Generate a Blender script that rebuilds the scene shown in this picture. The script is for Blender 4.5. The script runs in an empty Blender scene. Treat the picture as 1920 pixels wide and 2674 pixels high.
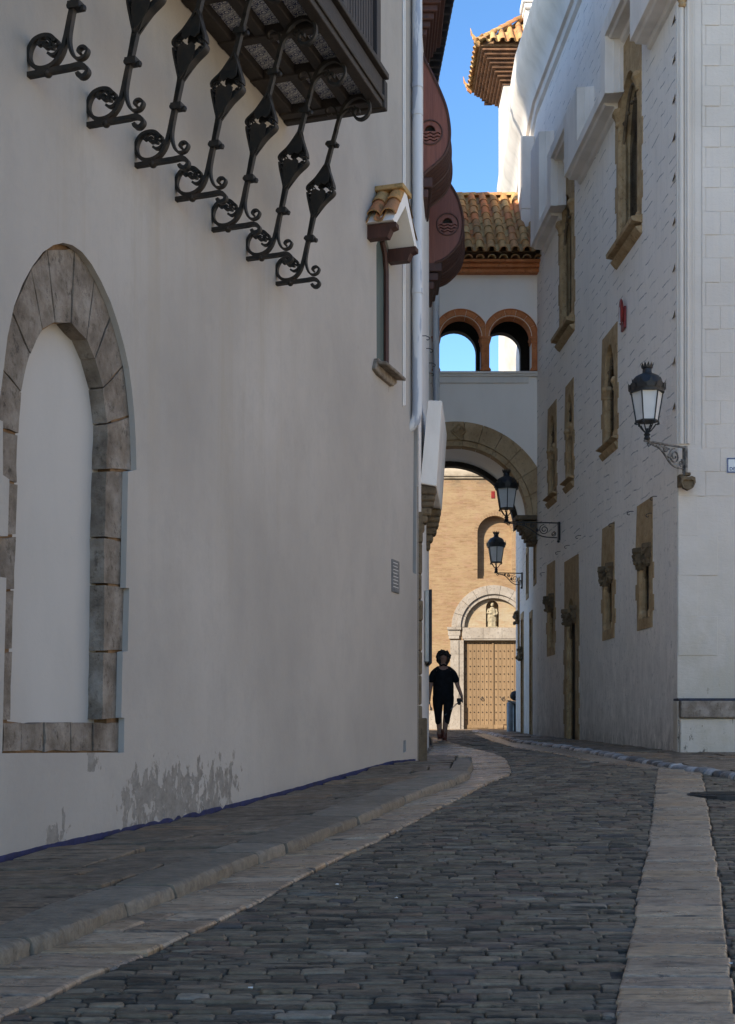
import bpy, bmesh, math, random
from mathutils import Vector, Matrix
from mathutils.geometry import tessellate_polygon
from math import sin, cos, pi, radians, sqrt
random.seed(7)
S = bpy.context.scene
C = S.collection
F = 3500.0; CX = 960.0; HY = 1900.0; EYE = 1.5     # survey constants: focal length, centre, horizon, eye height

# ------------------------------------------------------------------ object helpers
def thing(name, label, cat, loc=(0,0,0), rz=0, group=None):
    o = bpy.data.objects.new(name, None); C.objects.link(o)
    o.location = loc; o.rotation_euler = (0,0,rz); o.empty_display_size = .2
    o['label'] = label; o['category'] = cat
    if group: o['group'] = group
    return o
class MB:
    def __init__(s): s.v=[]; s.f=[]; s.m=[]
    def add(s, vs, fs, mi=0):
        b=len(s.v); s.v.extend([tuple(p) for p in vs])
        for f in fs: s.f.append([b+i for i in f]); s.m.append(mi)
    def box(s, a, b, mi=0, M=None):
        x0,y0,z0=a; x1,y1,z1=b
        vs=[(x0,y0,z0),(x1,y0,z0),(x1,y1,z0),(x0,y1,z0),(x0,y0,z1),(x1,y0,z1),(x1,y1,z1),(x0,y1,z1)]
        if M: vs=[M(*p) for p in vs]
        s.add(vs,[(0,3,2,1),(4,5,6,7),(0,1,5,4),(1,2,6,5),(2,3,7,6),(3,0,4,7)],mi)
    def prism(s, poly, holes, M, d0, d1, mi=0, back=False):
        # poly in (u,z); M(u,z,d) -> world; front at d1, sides run back to d0
        loops=[poly]+list(holes)
        flat=[p for l in loops for p in l]
        tri=tessellate_polygon([[Vector((p[0],p[1],0)) for p in l] for l in loops])
        s.add([M(p[0],p[1],d1) for p in flat],[tuple(t) for t in tri],mi)
        if back: s.add([M(p[0],p[1],d0) for p in flat],[tuple(reversed(t)) for t in tri],mi)
        if d0!=d1:
            for l in loops:
                n=len(l); vs=[M(p[0],p[1],d1) for p in l]+[M(p[0],p[1],d0) for p in l]
                s.add(vs,[(i,(i+1)%n,n+(i+1)%n,n+i) for i in range(n)],mi)
    def tube(s, pts, r, n=8, mi=0, cap=True):
        P=[Vector(p) for p in pts]; rr=r if isinstance(r,(list,tuple)) else [r]*len(P)
        vs=[]; up=None
        for i,p in enumerate(P):
            t=(P[min(i+1,len(P)-1)]-P[max(i-1,0)]).normalized()
            if up is None: up=Vector((0,0,1)) if abs(t.z)<.9 else Vector((1,0,0))
            a=t.cross(up)
            if a.length<1e-4: a=t.orthogonal()
            a.normalize(); b=a.cross(t).normalized(); up=b
            for k in range(n):
                w=2*pi*k/n; vs.append(p+(a*cos(w)+b*sin(w))*rr[i])
        fs=[]
        for i in range(len(P)-1):
            for k in range(n):
                fs.append((i*n+k,i*n+(k+1)%n,(i+1)*n+(k+1)%n,(i+1)*n+k))
        if cap: fs.append(tuple(range(n))[::-1]); fs.append(tuple(range((len(P)-1)*n,len(P)*n)))
        s.add(vs,fs,mi)
    def lathe(s, prof, n=16, c=(0,0,0), mi=0, rot=0, sx=1, sy=1):
        vs=[]; 
        for r,z in prof:
            for k in range(n):
                w=2*pi*k/n+rot; vs.append((c[0]+r*cos(w)*sx,c[1]+r*sin(w)*sy,c[2]+z))
        m=len(prof); fs=[(i*n+k,i*n+(k+1)%n,(i+1)*n+(k+1)%n,(i+1)*n+k) for i in range(m-1) for k in range(n)]
        fs.append(tuple(range(n))[::-1]); fs.append(tuple(range((m-1)*n,m*n)))
        s.add(vs,fs,mi)
    def ribbon(s, pts, w, th, mi=0, s0=0, k=1.0):
        # curve in local (x,z), width along y
        n=len(pts); vs=[]
        tk=getattr(s,'tk',1.0); tt=[q*tk for q in th] if isinstance(th,(list,tuple)) else [th*tk]*n
        for i,(x,z) in enumerate(pts):
            a=pts[max(i-1,0)]; b=pts[min(i+1,n-1)]; dx=b[0]-a[0]; dz=b[1]-a[1]; l=math.hypot(dx,dz) or 1
            nx,nz=-dz/l*tt[i]/2,dx/l*tt[i]/2
            vs+= [(x+nx,s0-w/2,z+nz),(x+nx,s0+w/2,z+nz),(x-nx,s0+w/2,z-nz),(x-nx,s0-w/2,z-nz)]
        fs=[]
        for i in range(n-1):
            a=i*4;b=a+4
            for k in range(4): fs.append((a+k,a+(k+1)%4,b+(k+1)%4,b+k))
        fs.append((0,1,2,3)); e=(n-1)*4; fs.append((e+3,e+2,e+1,e))
        s.add(vs,fs,mi)
    def ball(s, c, r, mi=0, n=8, m=6, sx=1,sy=1,sz=1, jit=0):
        vs=[]
        for i in range(m+1):
            ph=pi*i/m
            for k in range(n):
                w=2*pi*k/n; q=r*(1+random.uniform(-jit,jit))
                vs.append((c[0]+q*sin(ph)*cos(w)*sx,c[1]+q*sin(ph)*sin(w)*sy,c[2]+q*cos(ph)*sz))
        s.add(vs,[(i*n+k,(i+1)*n+k,(i+1)*n+(k+1)%n,i*n+(k+1)%n) for i in range(m) for k in range(n)],mi)
    def build(s, name, mats, parent=None, smooth=False, bevel=0, recalc=True, world=True, seg=1):
        me=bpy.data.meshes.new(name); me.from_pydata(s.v,[],s.f)
        if not isinstance(mats,(list,tuple)): mats=[mats]
        for m in mats: me.materials.append(m)
        if len(mats)>1:
            for p,mi in zip(me.polygons,s.m): p.material_index=mi
        if recalc:
            bm=bmesh.new(); bm.from_mesh(me)
            bmesh.ops.remove_doubles(bm,verts=bm.verts,dist=1e-5)
            bmesh.ops.recalc_face_normals(bm,faces=bm.faces); bm.to_mesh(me); bm.free()
        o=bpy.data.objects.new(name,me); C.objects.link(o)
        if smooth:
            for p in me.polygons: p.use_smooth=True
            me.set_sharp_from_angle(angle=radians(40))
        if bevel:
            b=o.modifiers.new('bevel','BEVEL'); b.width=bevel; b.segments=seg; b.limit_method='ANGLE'; b.angle_limit=radians(40)
        if parent is not None:
            o.parent=parent
            if world:
                bpy.context.view_layer.update()
                o.matrix_parent_inverse=parent.matrix_world.inverted()
        return o
def copy_tree(o, parent=None):
    c=o.copy(); C.objects.link(c)
    if parent is not None: c.parent=parent
    for ch in o.children: copy_tree(ch,c)
    return c
def tag(o,label=None,cat=None,group=None,kind=None):
    if label: o['label']=label
    if cat: o['category']=cat
    if group: o['group']=group
    if kind: o['kind']=kind
    return o

# ------------------------------------------------------------------ material helpers
class NT:
    def __init__(s,name):
        s.mat=bpy.data.materials.new(name); s.mat.use_nodes=True; s.t=s.mat.node_tree; s.n=s.t.nodes; s.l=s.t.links
        s.b=s.n['Principled BSDF']
    def new(s,t,**k):
        n=s.n.new(t)
        for a,b in k.items(): setattr(n,a,b)
        return n
    def put(s,sock,v):
        if v is None: return
        if isinstance(v,bpy.types.NodeSocket): s.l.new(v,sock)
        elif isinstance(v,(tuple,list)) and len(v)==3 and sock.type=='RGBA': sock.default_value=(*v,1)
        else: sock.default_value=v
    def math(s,op,a,b=None,c=None,clamp=False):
        n=s.new('ShaderNodeMath',operation=op); n.use_clamp=clamp
        s.put(n.inputs[0],a); s.put(n.inputs[1],b); s.put(n.inputs[2],c); return n.outputs[0]
    def pos(s): return s.new('ShaderNodeNewGeometry').outputs['Position']
    def obj(s): return s.new('ShaderNodeTexCoord').outputs['Object']
    def isl(s): return s.new('ShaderNodeNewGeometry').outputs['Random Per Island']
    def sep(s,v):
        n=s.new('ShaderNodeSeparateXYZ'); s.l.new(v,n.inputs[0]); return n.outputs
    def comb(s,x,y,z):
        n=s.new('ShaderNodeCombineXYZ'); s.put(n.inputs[0],x); s.put(n.inputs[1],y); s.put(n.inputs[2],z); return n.outputs[0]
    def scale(s,v,sc):
        n=s.new('ShaderNodeVectorMath',operation='MULTIPLY'); s.l.new(v,n.inputs[0]); n.inputs[1].default_value=sc; return n.outputs[0]
    def noise(s,v,scale,detail=4,rough=.55,dist=0):
        n=s.new('ShaderNodeTexNoise'); s.put(n.inputs['Vector'],v); n.inputs['Scale'].default_value=scale
        n.inputs['Detail'].default_value=detail; n.inputs['Roughness'].default_value=rough; n.inputs['Distortion'].default_value=dist
        return n.outputs[0]
    def ramp(s,f,stops,interp='LINEAR'):
        n=s.new('ShaderNodeValToRGB'); s.l.new(f,n.inputs[0]); r=n.color_ramp; r.interpolation=interp
        while len(r.elements)<len(stops): r.elements.new(.5)
        for e,(p,c) in zip(r.elements,stops):
            e.position=p; e.color=(*c,1) if isinstance(c,(tuple,list)) else (c,c,c,1)
        return n.outputs[0]
    def mix(s,f,a,b,mode='MIX'):
        n=s.new('ShaderNodeMix',data_type='RGBA',blend_type=mode)
        s.put(n.inputs[0],f); s.put(n.inputs[6],a); s.put(n.inputs[7],b); return n.outputs[2]
    def rng(s,v,a,b,c=0,d=1):
        n=s.new('ShaderNodeMapRange'); s.put(n.inputs[0],v)
        for i,x in enumerate((a,b,c,d)): n.inputs[1+i].default_value=x
        return n.outputs[0]
    def bump(s,h,st=.3,dist=.01,prev=None):
        n=s.new('ShaderNodeBump'); s.l.new(h,n.inputs['Height']); n.inputs['Strength'].default_value=st; n.inputs['Distance'].default_value=dist
        if prev is not None: s.l.new(prev,n.inputs['Normal'])
        return n.outputs[0]
    def out(s,col,rough=.8,nor=None,metal=0,spec=None):
        s.put(s.b.inputs['Base Color'],col); s.put(s.b.inputs['Roughness'],rough); s.put(s.b.inputs['Metallic'],metal)
        if nor is not None: s.l.new(nor,s.b.inputs['Normal'])
        if spec is not None: s.b.inputs['Specular IOR Level'].default_value=spec
        return s.mat
def mat_noise(name,c1,c2,scale=4,rough=.8,bump=.3,bscale=40,bd=.01,st=(1,1,1),coord='pos',metal=0,spec=None,c3=None,det=6,lo=.35,hi=.65):
    m=NT(name); v=m.pos() if coord=='pos' else m.obj(); vs=m.scale(v,st)
    f=m.noise(vs,scale,det,.6)
    st_=[(lo,c1),(hi,c2)] if c3 is None else [(lo,c1),((lo+hi)/2,c2),(hi,c3)]
    col=m.ramp(f,st_)
    nb=m.bump(m.noise(vs,bscale,5,.6),bump,bd)
    return m.out(col,rough,nb,metal,spec)

def m_plaster_left():
    m=NT('limewash_plaster_near'); p=m.pos(); x,y,z=m.sep(p)
    big=m.noise(m.scale(p,(.5,.5,.35)),1.2,5,.55); streak=m.noise(m.scale(p,(1.6,1.6,.3)),1.3,7,.7,.8)
    fine=m.noise(p,9,6,.7)
    col=m.ramp(big,[(.25,(.335,.305,.27)),(.55,(.425,.385,.34)),(.75,(.475,.435,.39))])
    col=m.mix(m.math('MULTIPLY',m.rng(streak,.45,.75),.45),col,(.38,.35,.31))
    col=m.mix(m.math('MULTIPLY',m.rng(fine,.52,.72),.30),col,(.36,.335,.30))
    g1=m.math('ADD',m.math('MULTIPLY',y,.0373),.71-.0373*8); g2=m.math('ADD',m.math('MULTIPLY',y,.057),.859-.057*12)
    h=m.math('SUBTRACT',z,m.math('MAXIMUM',g1,g2))
    # grime near the pavement
    gr=m.math('MULTIPLY',m.rng(h,1.5,.0),m.rng(m.noise(m.scale(p,(2,2,.7)),2.2,6,.65),.3,.75))
    col=m.mix(m.math('MULTIPLY',gr,.5),col,(.40,.375,.33))
    # rust / rain stains running down below the iron brackets
    zone=m.math('MULTIPLY',m.rng(y,8,9),m.rng(y,13.2,12.2)); zh=m.math('MULTIPLY',m.rng(z,1.6,4.4),m.rng(z,6.6,5.6))
    st=m.math('MULTIPLY',m.math('MULTIPLY',zone,zh),m.rng(m.noise(m.scale(p,(2.6,2.6,.16)),1.5,7,.7,.6),.48,.74))
    col=m.mix(m.math('MULTIPLY',st,.55),col,(.36,.31,.24))
    # flaked patches showing bare render
    def band(a,b,c,d): return m.math('MULTIPLY',m.rng(y,a,b),m.rng(y,d,c))
    r1=m.math('MULTIPLY',band(9.2,9.5,11.2,11.7),m.rng(h,.62,.30))
    r2=m.math('MULTIPLY',band(8.93,9.0,9.12,9.2),m.math('MULTIPLY',m.rng(h,.40,.47),m.rng(h,.66,.58)))
    r3=m.math('MULTIPLY',band(8.42,8.5,8.72,8.85),m.rng(h,.32,.12))
    reg=m.math('MAXIMUM',r1,m.math('MAXIMUM',r2,r3))
    pn=m.noise(m.scale(p,(3.2,3.2,1.9)),2.6,8,.68,.4)
    pm=m.rng(m.math('ADD',pn,m.math('MULTIPLY',reg,.29)),.74,.76)
    pm=m.math('MULTIPLY',pm,m.rng(reg,.05,.2))
    pcol=m.ramp(m.noise(p,14,6,.7),[(.3,(.19,.17,.145)),(.65,(.31,.285,.25))])
    col=m.mix(pm,col,pcol)
    tr=m.noise(m.scale(p,(1,1,.8)),2.2,9,.8); col=m.mix(m.rng(tr,.50,.64,0,.22),col,(.30,.28,.255))
    spk=m.rng(m.noise(p,5.5,8,.8),.66,.72); col=m.mix(m.math('MULTIPLY',spk,.5),col,(.22,.20,.17))
    nb=m.bump(m.noise(p,22,8,.7),.35,.015); nb=m.bump(m.noise(p,3,3),.25,.04,nb)
    nb=m.bump(m.math('SUBTRACT',1.0,pm),.6,.006,nb)
    return m.out(col,.9,nb,spec=.25)
def m_plaster_right():
    m=NT('scored_white_render'); p=m.pos(); x,y,z=m.sep(p)
    n1=m.noise(m.scale(p,(.8,.8,.5)),1.5,5)
    col=m.ramp(n1,[(.3,(.82,.755,.68)),(.7,(.88,.815,.74))])
    drip=m.noise(m.scale(p,(4.5,4.5,.5)),1.8,7,.72,.5)
    col=m.mix(m.math('MULTIPLY',m.rng(drip,.5,.8),.34),col,(.46,.46,.45))
    # incised bed joints in broken dashes
    zz=m.math('ADD',z,m.math('MULTIPLY',m.noise(m.scale(p,(1.2,1.2,.1)),2,3),.10))
    a=m.math('DIVIDE',zz,.2); row=m.math('FLOOR',a); fr=m.math('FRACT',a)
    wn=m.new('ShaderNodeTexWhiteNoise',noise_dimensions='2D'); m.l.new(m.comb(row,3.3,0),wn.inputs['Vector'])
    u=m.math('ADD',m.math('DIVIDE',y,.62),m.math('MULTIPLY',wn.outputs[0],9.0))
    cell=m.math('FLOOR',u); fu=m.math('FRACT',u)
    w2=m.new('ShaderNodeTexWhiteNoise',noise_dimensions='2D'); m.l.new(m.comb(cell,row,0),w2.inputs['Vector'])
    off=m.math('MULTIPLY',w2.outputs[0],.5)
    line=m.math('COMPARE',fr,m.math('ADD',.25,off),.05)
    L=m.math('MULTIPLY',line,m.math('LESS_THAN',fu,m.math('ADD',.35,m.math('MULTIPLY',w2.outputs[0],.5))))
    L=m.math('MULTIPLY',L,m.math('GREATER_THAN',w2.outputs[0],.22))
    up=m.rng(m.math('ADD',z,m.math('MULTIPLY',m.noise(p,.8,3),1.6)),5.2,5.9)
    L=m.math('MULTIPLY',m.math('MULTIPLY',L,up),m.rng(m.noise(m.scale(p,(1,1,1.3)),3.1,4,.6),.38,.58))
    col=m.mix(m.math('MULTIPLY',L,.78),col,(.26,.255,.25))
    # grime and flaking low on the wall
    low=m.math('MULTIPLY',m.rng(z,4.0,1.2),m.rng(m.noise(m.scale(p,(2.2,2.2,1.1)),2,8,.75),.30,.66))
    col=m.mix(m.math('MULTIPLY',low,.7),col,(.30,.275,.235))
    foot=m.math('MULTIPLY',m.rng(z,1.65,1.15),m.rng(m.noise(m.scale(p,(3,3,1.2)),4,7,.7),.42,.6))
    col=m.mix(m.math('MULTIPLY',foot,.7),col,(.17,.15,.12))
    fine=m.rng(m.noise(p,13,7,.75),.56,.72)
    col=m.mix(m.math('MULTIPLY',m.math('MULTIPLY',fine,m.rng(z,8,4)),.35),col,(.33,.315,.29))
    pits=m.rng(m.noise(m.scale(p,(1,1,1)),9,8,.8),.56,.63); col=m.mix(m.math('MULTIPLY',pits,m.rng(z,8,3,.15,.5)),col,(.30,.275,.24))
    nb=m.bump(m.noise(p,22,8,.75),.8,.02); nb=m.bump(m.math('SUBTRACT',1.0,L),.5,.008,nb)
    nb=m.bump(m.noise(m.scale(p,(1,1,.5)),6,4),.3,.02,nb)
    return m.out(col,.9,nb,spec=.2)
def m_block_right():
    m=NT('painted_ashlar'); p=m.pos(); x,y,z=m.sep(p)
    n1=m.noise(p,1.3,5); col=m.ramp(n1,[(.3,(.57,.51,.44)),(.7,(.65,.585,.51))])
    low=m.math('MULTIPLY',m.rng(z,4.6,1.9),m.rng(m.noise(m.scale(p,(1.5,1.5,1)),1.6,7,.7),.25,.58))
    col=m.mix(m.math('MULTIPLY',low,.85),col,(.46,.41,.32))
    spot=m.math('MULTIPLY',m.rng(m.noise(m.scale(p,(2,2,.8)),6,7,.75),.60,.64),m.rng(z,2.4,1.4))
    col=m.mix(spot,col,(.12,.105,.085))
    dr=m.rng(m.noise(m.scale(p,(8,8,.3)),1.6,5),.52,.8); col=m.mix(m.math('MULTIPLY',dr,.25),col,(.45,.44,.42))
    nb=m.bump(m.noise(m.scale(p,(1,1,1.8)),11,7,.7),.55,.015); nb=m.bump(m.noise(p,40,4),.25,.006,nb)
    return m.out(col,.88,nb,spec=.2)
def m_white(name,c=(.83,.785,.73),d=(.58,.54,.485),amt=.3):
    m=NT(name); p=m.pos(); n=m.noise(m.scale(p,(1,1,.4)),2,6)
    col=m.mix(m.math('MULTIPLY',m.rng(n,.45,.75),amt),c,d)
    sp=m.rng(m.noise(p,17,6,.7),.66,.74); col=m.mix(m.math('MULTIPLY',sp,.3),col,(.25,.23,.2))
    return m.out(col,.88,m.bump(m.noise(p,24,6,.65),.25,.01),spec=.2)
def m_pipe():
    m=NT('flaking_white_pipe_paint'); p=m.pos(); n=m.noise(m.scale(p,(3,3,.35)),2.4,6,.6)
    col=m.mix(m.rng(n,.53,.56),(.62,.62,.62),(.36,.385,.44))
    return m.out(col,.55,m.bump(n,.3,.004))
def m_stone(name,a,b,c,sc=3,bump=.6,rough=.9):
    m=NT(name); p=m.pos(); n=m.noise(p,sc,7,.65); r=m.isl()
    col=m.ramp(n,[(.3,a),(.5,b),(.7,c)])
    col=m.mix(m.math('MULTIPLY',r,.28),col,tuple(q*.55 for q in b))
    pit=m.rng(m.noise(m.scale(p,(1,1,.7)),14,8,.8),.54,.64); col=m.mix(m.math('MULTIPLY',pit,.65),col,tuple(q*.3 for q in a))
    nb=m.bump(m.noise(p,34,8,.75),bump,.015); nb=m.bump(m.noise(p,7,4),.5,.03,nb)
    return m.out(col,rough,nb,spec=.2)
def m_paving(name,stops,rough=.5,bs=26,gloss=.25,bump=.5,streak=.0,spec=.4):
    m=NT(name); p=m.pos(); r=m.isl(); n=m.noise(p,6,6,.65)
    col=m.ramp(r,stops)
    n2=m.noise(m.scale(p,(.7,2.0,1)),14,9,.82)
    col=m.mix(m.rng(n2,.40,.62,0,.75),m.mix(1,col,(1.12,1.12,1.12),'MULTIPLY'),m.mix(1,col,(.42,.40,.38),'MULTIPLY'))
    col=m.mix(m.rng(n,.55,.8,0,.45),col,m.mix(1,col,(.55,.49,.42),'MULTIPLY'))
    sk_=m.rng(m.noise(m.scale(p,(1.6,13,1)),1.8,7,.72,.4),.53,.60); col=m.mix(m.math('MULTIPLY',sk_,streak),col,(.03,.025,.02))
    ro=m.rng(m.noise(p,9,5,.6),.3,.7,rough-gloss*.5,rough+gloss)
    nb=m.bump(m.noise(m.scale(p,(1,1.5,1)),bs,8,.7),bump,.012); nb=m.bump(m.noise(p,7,3),.4,.02,nb)
    return m.out(col,ro,nb,spec=spec)
def m_brick():
    m=NT('pale_church_brick'); p=m.pos(); x,y,z=m.sep(p)
    b=m.new('ShaderNodeTexBrick'); m.l.new(m.comb(m.math('ADD',x,m.math('MULTIPLY',m.noise(p,2),.03)),m.math('ADD',z,m.math('MULTIPLY',m.noise(p,1.5),.05)),0),b.inputs['Vector'])
    b.inputs['Color1'].default_value=(.27,.175,.095,1); b.inputs['Color2'].default_value=(.195,.11,.058,1); b.inputs['Mortar'].default_value=(.25,.18,.11,1)
    b.inputs['Scale'].default_value=1; b.inputs['Brick Width'].default_value=.30; b.inputs['Row Height'].default_value=.052
    b.inputs['Mortar Size'].default_value=.009; b.inputs['Mortar Smooth'].default_value=.3; b.inputs['Bias'].default_value=-.2
    n=m.noise(m.scale(p,(1,1,2.2)),1.4,8,.75)
    col=m.mix(m.rng(n,.42,.62,0,.75),b.outputs[0],(.32,.235,.135))
    n4=m.noise(m.scale(p,(1,1,3)),2.9,7,.8); col=m.mix(m.rng(n4,.5,.62,0,.55),col,(.30,.185,.125))
    n3=m.noise(m.scale(p,(2.2,2.2,15)),1.7,8,.78,.4); col=m.mix(m.rng(n3,.54,.66,0,.75),col,(.15,.085,.045))  # dark streaks painted in for relief shadow under grazing sun
    dk=m.math('MULTIPLY',m.rng(z,10.0,10.5),m.rng(m.noise(m.scale(p,(1,1,2)),2.2,6,.7),.48,.6)); col=m.mix(m.math('MULTIPLY',dk,.8),col,(.12,.1,.07))
    return m.out(col,.9,m.bump(b.outputs[1],-.6,.015),spec=.15)
def m_wood(name,a,b,st=(14,14,.8),rough=.7,sc=2,wear=None,coord='pos'):
    m=NT(name); v=m.pos() if coord=='pos' else m.obj(); n=m.noise(m.scale(v,st),sc,7,.65); r=m.isl()
    col=m.ramp(n,[(.3,a),(.7,b)]); col=m.mix(m.math('MULTIPLY',r,.35),col,tuple(q*.5 for q in a))
    if wear: col=m.mix(m.rng(m.noise(m.scale(v,tuple(q*.6 for q in st)),sc*2.1,6,.7),.62,.72,0,.55),col,wear)
    return m.out(col,rough,m.bump(n,.5,.006))
def m_tile():
    m=NT('old_clay_roof_tile'); p=m.pos(); r=m.isl()
    col=m.ramp(r,[(0,(.34,.18,.075)),(.25,(.52,.27,.10)),(.5,(.43,.30,.14)),(.72,(.52,.20,.085)),(.88,(.30,.19,.095)),(1,(.56,.36,.15))])
    li=m.rng(m.noise(p,7,7,.72),.52,.62); col=m.mix(m.math('MULTIPLY',li,.6),col,(.13,.125,.055))
    l2=m.rng(m.noise(p,16,6,.7),.60,.68); col=m.mix(m.math('MULTIPLY',l2,.6),col,(.05,.04,.03))
    return m.out(col,.9,m.bump(m.noise(p,30,6,.7),.5,.01),spec=.15)
def m_azulejo():
    m=NT('blue_and_white_glazed_tile'); p=m.obj(); v=m.scale(p,(1,1,0))
    a=m.new('ShaderNodeTexMagic',turbulence_depth=4); m.l.new(v,a.inputs['Vector']); a.inputs['Scale'].default_value=8.5; a.inputs['Distortion'].default_value=2.0
    f=m.sep(a.outputs[0])[0]
    col=m.ramp(f,[(.40,(.03,.04,.13)),(.5,(.35,.36,.42)),(.60,(.75,.74,.68))])
    return m.out(col,.35,m.bump(f,.1,.002))
def m_glass(name,c,rough=.12): 
    m=NT(name); n=m.noise(m.pos(),3,4); return m.out(m.mix(m.math('MULTIPLY',n,.3),c,tuple(q*.6 for q in c)),rough,m.bump(m.noise(m.pos(),2.5,2),.05,.01),spec=.5)
M={}
M['pl']=m_plaster_left(); M['pr']=m_plaster_right(); M['blk']=m_block_right()
M['white']=m_white('white_limewash'); M['white2']=m_white('white_limewash_bridge',(.88,.815,.74),(.76,.695,.62),.4)
M['mould']=m_white('white_moulding',(.78,.72,.65),(.44,.40,.34),.5)
M['pipe']=m_pipe()
M['grey_stone']=m_stone('weathered_grey_stone',(.13,.10,.075),(.26,.215,.17),(.40,.35,.295),5,1.0)
M['mortar']=mat_noise('brown_lime_mortar',(.13,.07,.03),(.26,.16,.085),9,.95,.6,50)
M['sand']=m_stone('carved_sandstone',(.30,.19,.095),(.42,.29,.155),(.52,.385,.23),5,.4)
M['sand_dark']=m_stone('sooty_sandstone',(.09,.062,.038),(.16,.115,.07),(.25,.185,.11),5,.7)
M['arch_stone']=m_stone('bridge_arch_stone',(.32,.21,.11),(.46,.325,.185),(.54,.40,.25),1.6,.3)
M['terra']=m_stone('red_terracotta',(.50,.165,.062),(.60,.225,.088),(.66,.29,.13),6,.35)
M['iron']=mat_noise('black_wrought_iron',(.010,.010,.009),(.028,.020,.014),9,.62,.4,60,.004,coord='obj',spec=.4,c3=(.055,.032,.02),lo=.4,hi=.85)
M['lamp_iron']=mat_noise('black_painted_iron',(.008,.008,.009),(.02,.02,.02),12,.5,.2,60,.003,coord='obj',spec=.4)
M['lamp_grey']=mat_noise('worn_grey_iron',(.05,.045,.04),(.24,.225,.20),14,.75,.5,60,.003,coord='obj',lo=.4,hi=.7)
M['milk']=mat_noise('milky_lamp_glass',(.50,.50,.49),(.60,.60,.59),2,.35,.05,10,coord='obj')
M['brown_wood']=m_wood('dark_brown_beam_wood',(.018,.013,.010),(.040,.029,.021),(6,6,6),.7,3,(.085,.062,.044))
M['shutter']=m_wood('dark_brown_shutter',(.022,.015,.012),(.04,.028,.022),(10,10,1),.6)
M['red_wood']=m_wood('red_brown_boarding',(.135,.038,.020),(.235,.074,.040),(14,14,.8),.55,2,(.24,.13,.09))
M['red_wood_dark']=m_wood('dark_red_brown_trim',(.045,.016,.010),(.09,.03,.018),(10,10,2),.6)
M['door_wood']=m_wood('sun_bleached_door_boards',(.185,.115,.056),(.29,.19,.10),(18,18,.7),.8,2)
M['loggia_shade']=mat_noise('shade_dark_render',(.018,.016,.014),(.035,.03,.026),4,.9); M['tile']=m_tile(); M['azul']=m_azulejo()
M['brick']=m_brick()
M['marble']=m_stone('pale_portal_marble',(.26,.22,.18),(.32,.28,.235),(.37,.33,.285),2,.15)
M['statue']=m_stone('statue_stone',(.24,.20,.125),(.33,.28,.19),(.40,.35,.25),8,.3)
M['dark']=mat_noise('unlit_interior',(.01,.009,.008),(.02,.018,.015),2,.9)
M['glass_dark']=m_glass('dark_leaded_glass',(.02,.02,.022)); M['glass_green']=m_glass('grey_green_glass',(.11,.14,.125),.2)
M['navy']=mat_noise('navy_skirting_paint',(.008,.012,.05),(.016,.026,.11),12,.7,.3,30)
M['ground']=mat_noise('earth_and_sand_joints',(.022,.018,.014),(.12,.097,.07),9,.95,.8,60,.01)
M['cobble']=m_paving('basalt_setts',[(0,(.065,.052,.037)),(.2,(.150,.116,.078)),(.45,(.215,.164,.106)),(.66,(.125,.100,.072)),(.8,(.26,.204,.136)),(.9,(.19,.120,.080)),(.96,(.085,.076,.068)),(1,(.31,.255,.185))],.46,26,.25,.8,.85,.22)
M['slab']=m_paving('buff_flagstone',[(0,(.27,.185,.12)),(.3,(.38,.285,.19)),(.6,(.33,.235,.16)),(.85,(.40,.27,.155)),(1,(.45,.34,.235))],.30,22,.22,.45,.75,.38)
M['slab_grey']=m_paving('worn_pavement_slab',[(0,(.135,.10,.068)),(.3,(.20,.152,.105)),(.6,(.16,.123,.086)),(.85,(.26,.17,.10)),(1,(.235,.178,.122))],.42,22,.25,.7,.9,.25)
M['kerb']=m_paving('rounded_kerbstone',[(0,(.15,.12,.085)),(.5,(.20,.165,.12)),(1,(.24,.20,.15))],.55,22,.2,.9,.2)
M['kerb_r']=m_paving('painted_rough_kerb',[(0,(.055,.055,.055)),(.35,(.17,.16,.15)),(.7,(.33,.32,.31)),(1,(.48,.46,.44))],.4,22,.2,.9)
M['paint_red']=mat_noise('alarm_red',(.17,.012,.010),(.26,.022,.016),5,.4,.1,20)
M['steel']=mat_noise('grey_steel',(.14,.16,.18),(.22,.25,.28),5,.45,.1,20,metal=.3)
M['board']=mat_noise('pale_board_edge',(.40,.39,.35),(.50,.49,.44),5,.6,.1,20)
M['black']=mat_noise('matt_black',(.01,.01,.012),(.02,.02,.024),9,.7,.3,30)
M['enamel']=mat_noise('white_enamel',(.60,.60,.58),(.66,.66,.64),5,.3,.05,20)
M['blue_en']=mat_noise('blue_enamel',(.012,.016,.09),(.02,.026,.13),5,.3,.05,20)

# ------------------------------------------------------------------ terrain
def interp(pts,y):
    if y<=pts[0][0]: return pts[0][1]
    for (a,b),(c,d) in zip(pts,pts[1:]):
        if y<=c: return b+(d-b)*(y-a)/(c-a)
    return pts[-1][1]
RP=[(-30,2.6),(-10,2.2),(0,1.5),(4,1.173),(8,.846),(10,.70),(12,.57),(14,.475),(16,.42),(18,.38),(22,.315),(25.6,.262),(35,.17),(48,.07),(90,.05)]
LP=[(-30,2.6),(-10,2.15),(0,1.45),(4,1.12),(6,1.0),(8,.88),(9.57,.825),(12,.73),(14,.60),(16.65,.45),(18,.385),(20,.335),(25.6,.262),(35,.17),(48,.07),(90,.05)]
def sm(P,y): return (interp(P,y-.8)+interp(P,y-.4)+interp(P,y)+interp(P,y+.4)+interp(P,y+.8))/5
RT=[sm(RP,-20+i*.25) for i in range(480)]; LT=[sm(LP,-20+i*.25) for i in range(480)]
def tab(T,y):
    q=min(max((y+20)/.25,0),478); i=int(q); return T[i]+(T[i+1]-T[i])*(q-i)
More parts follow.
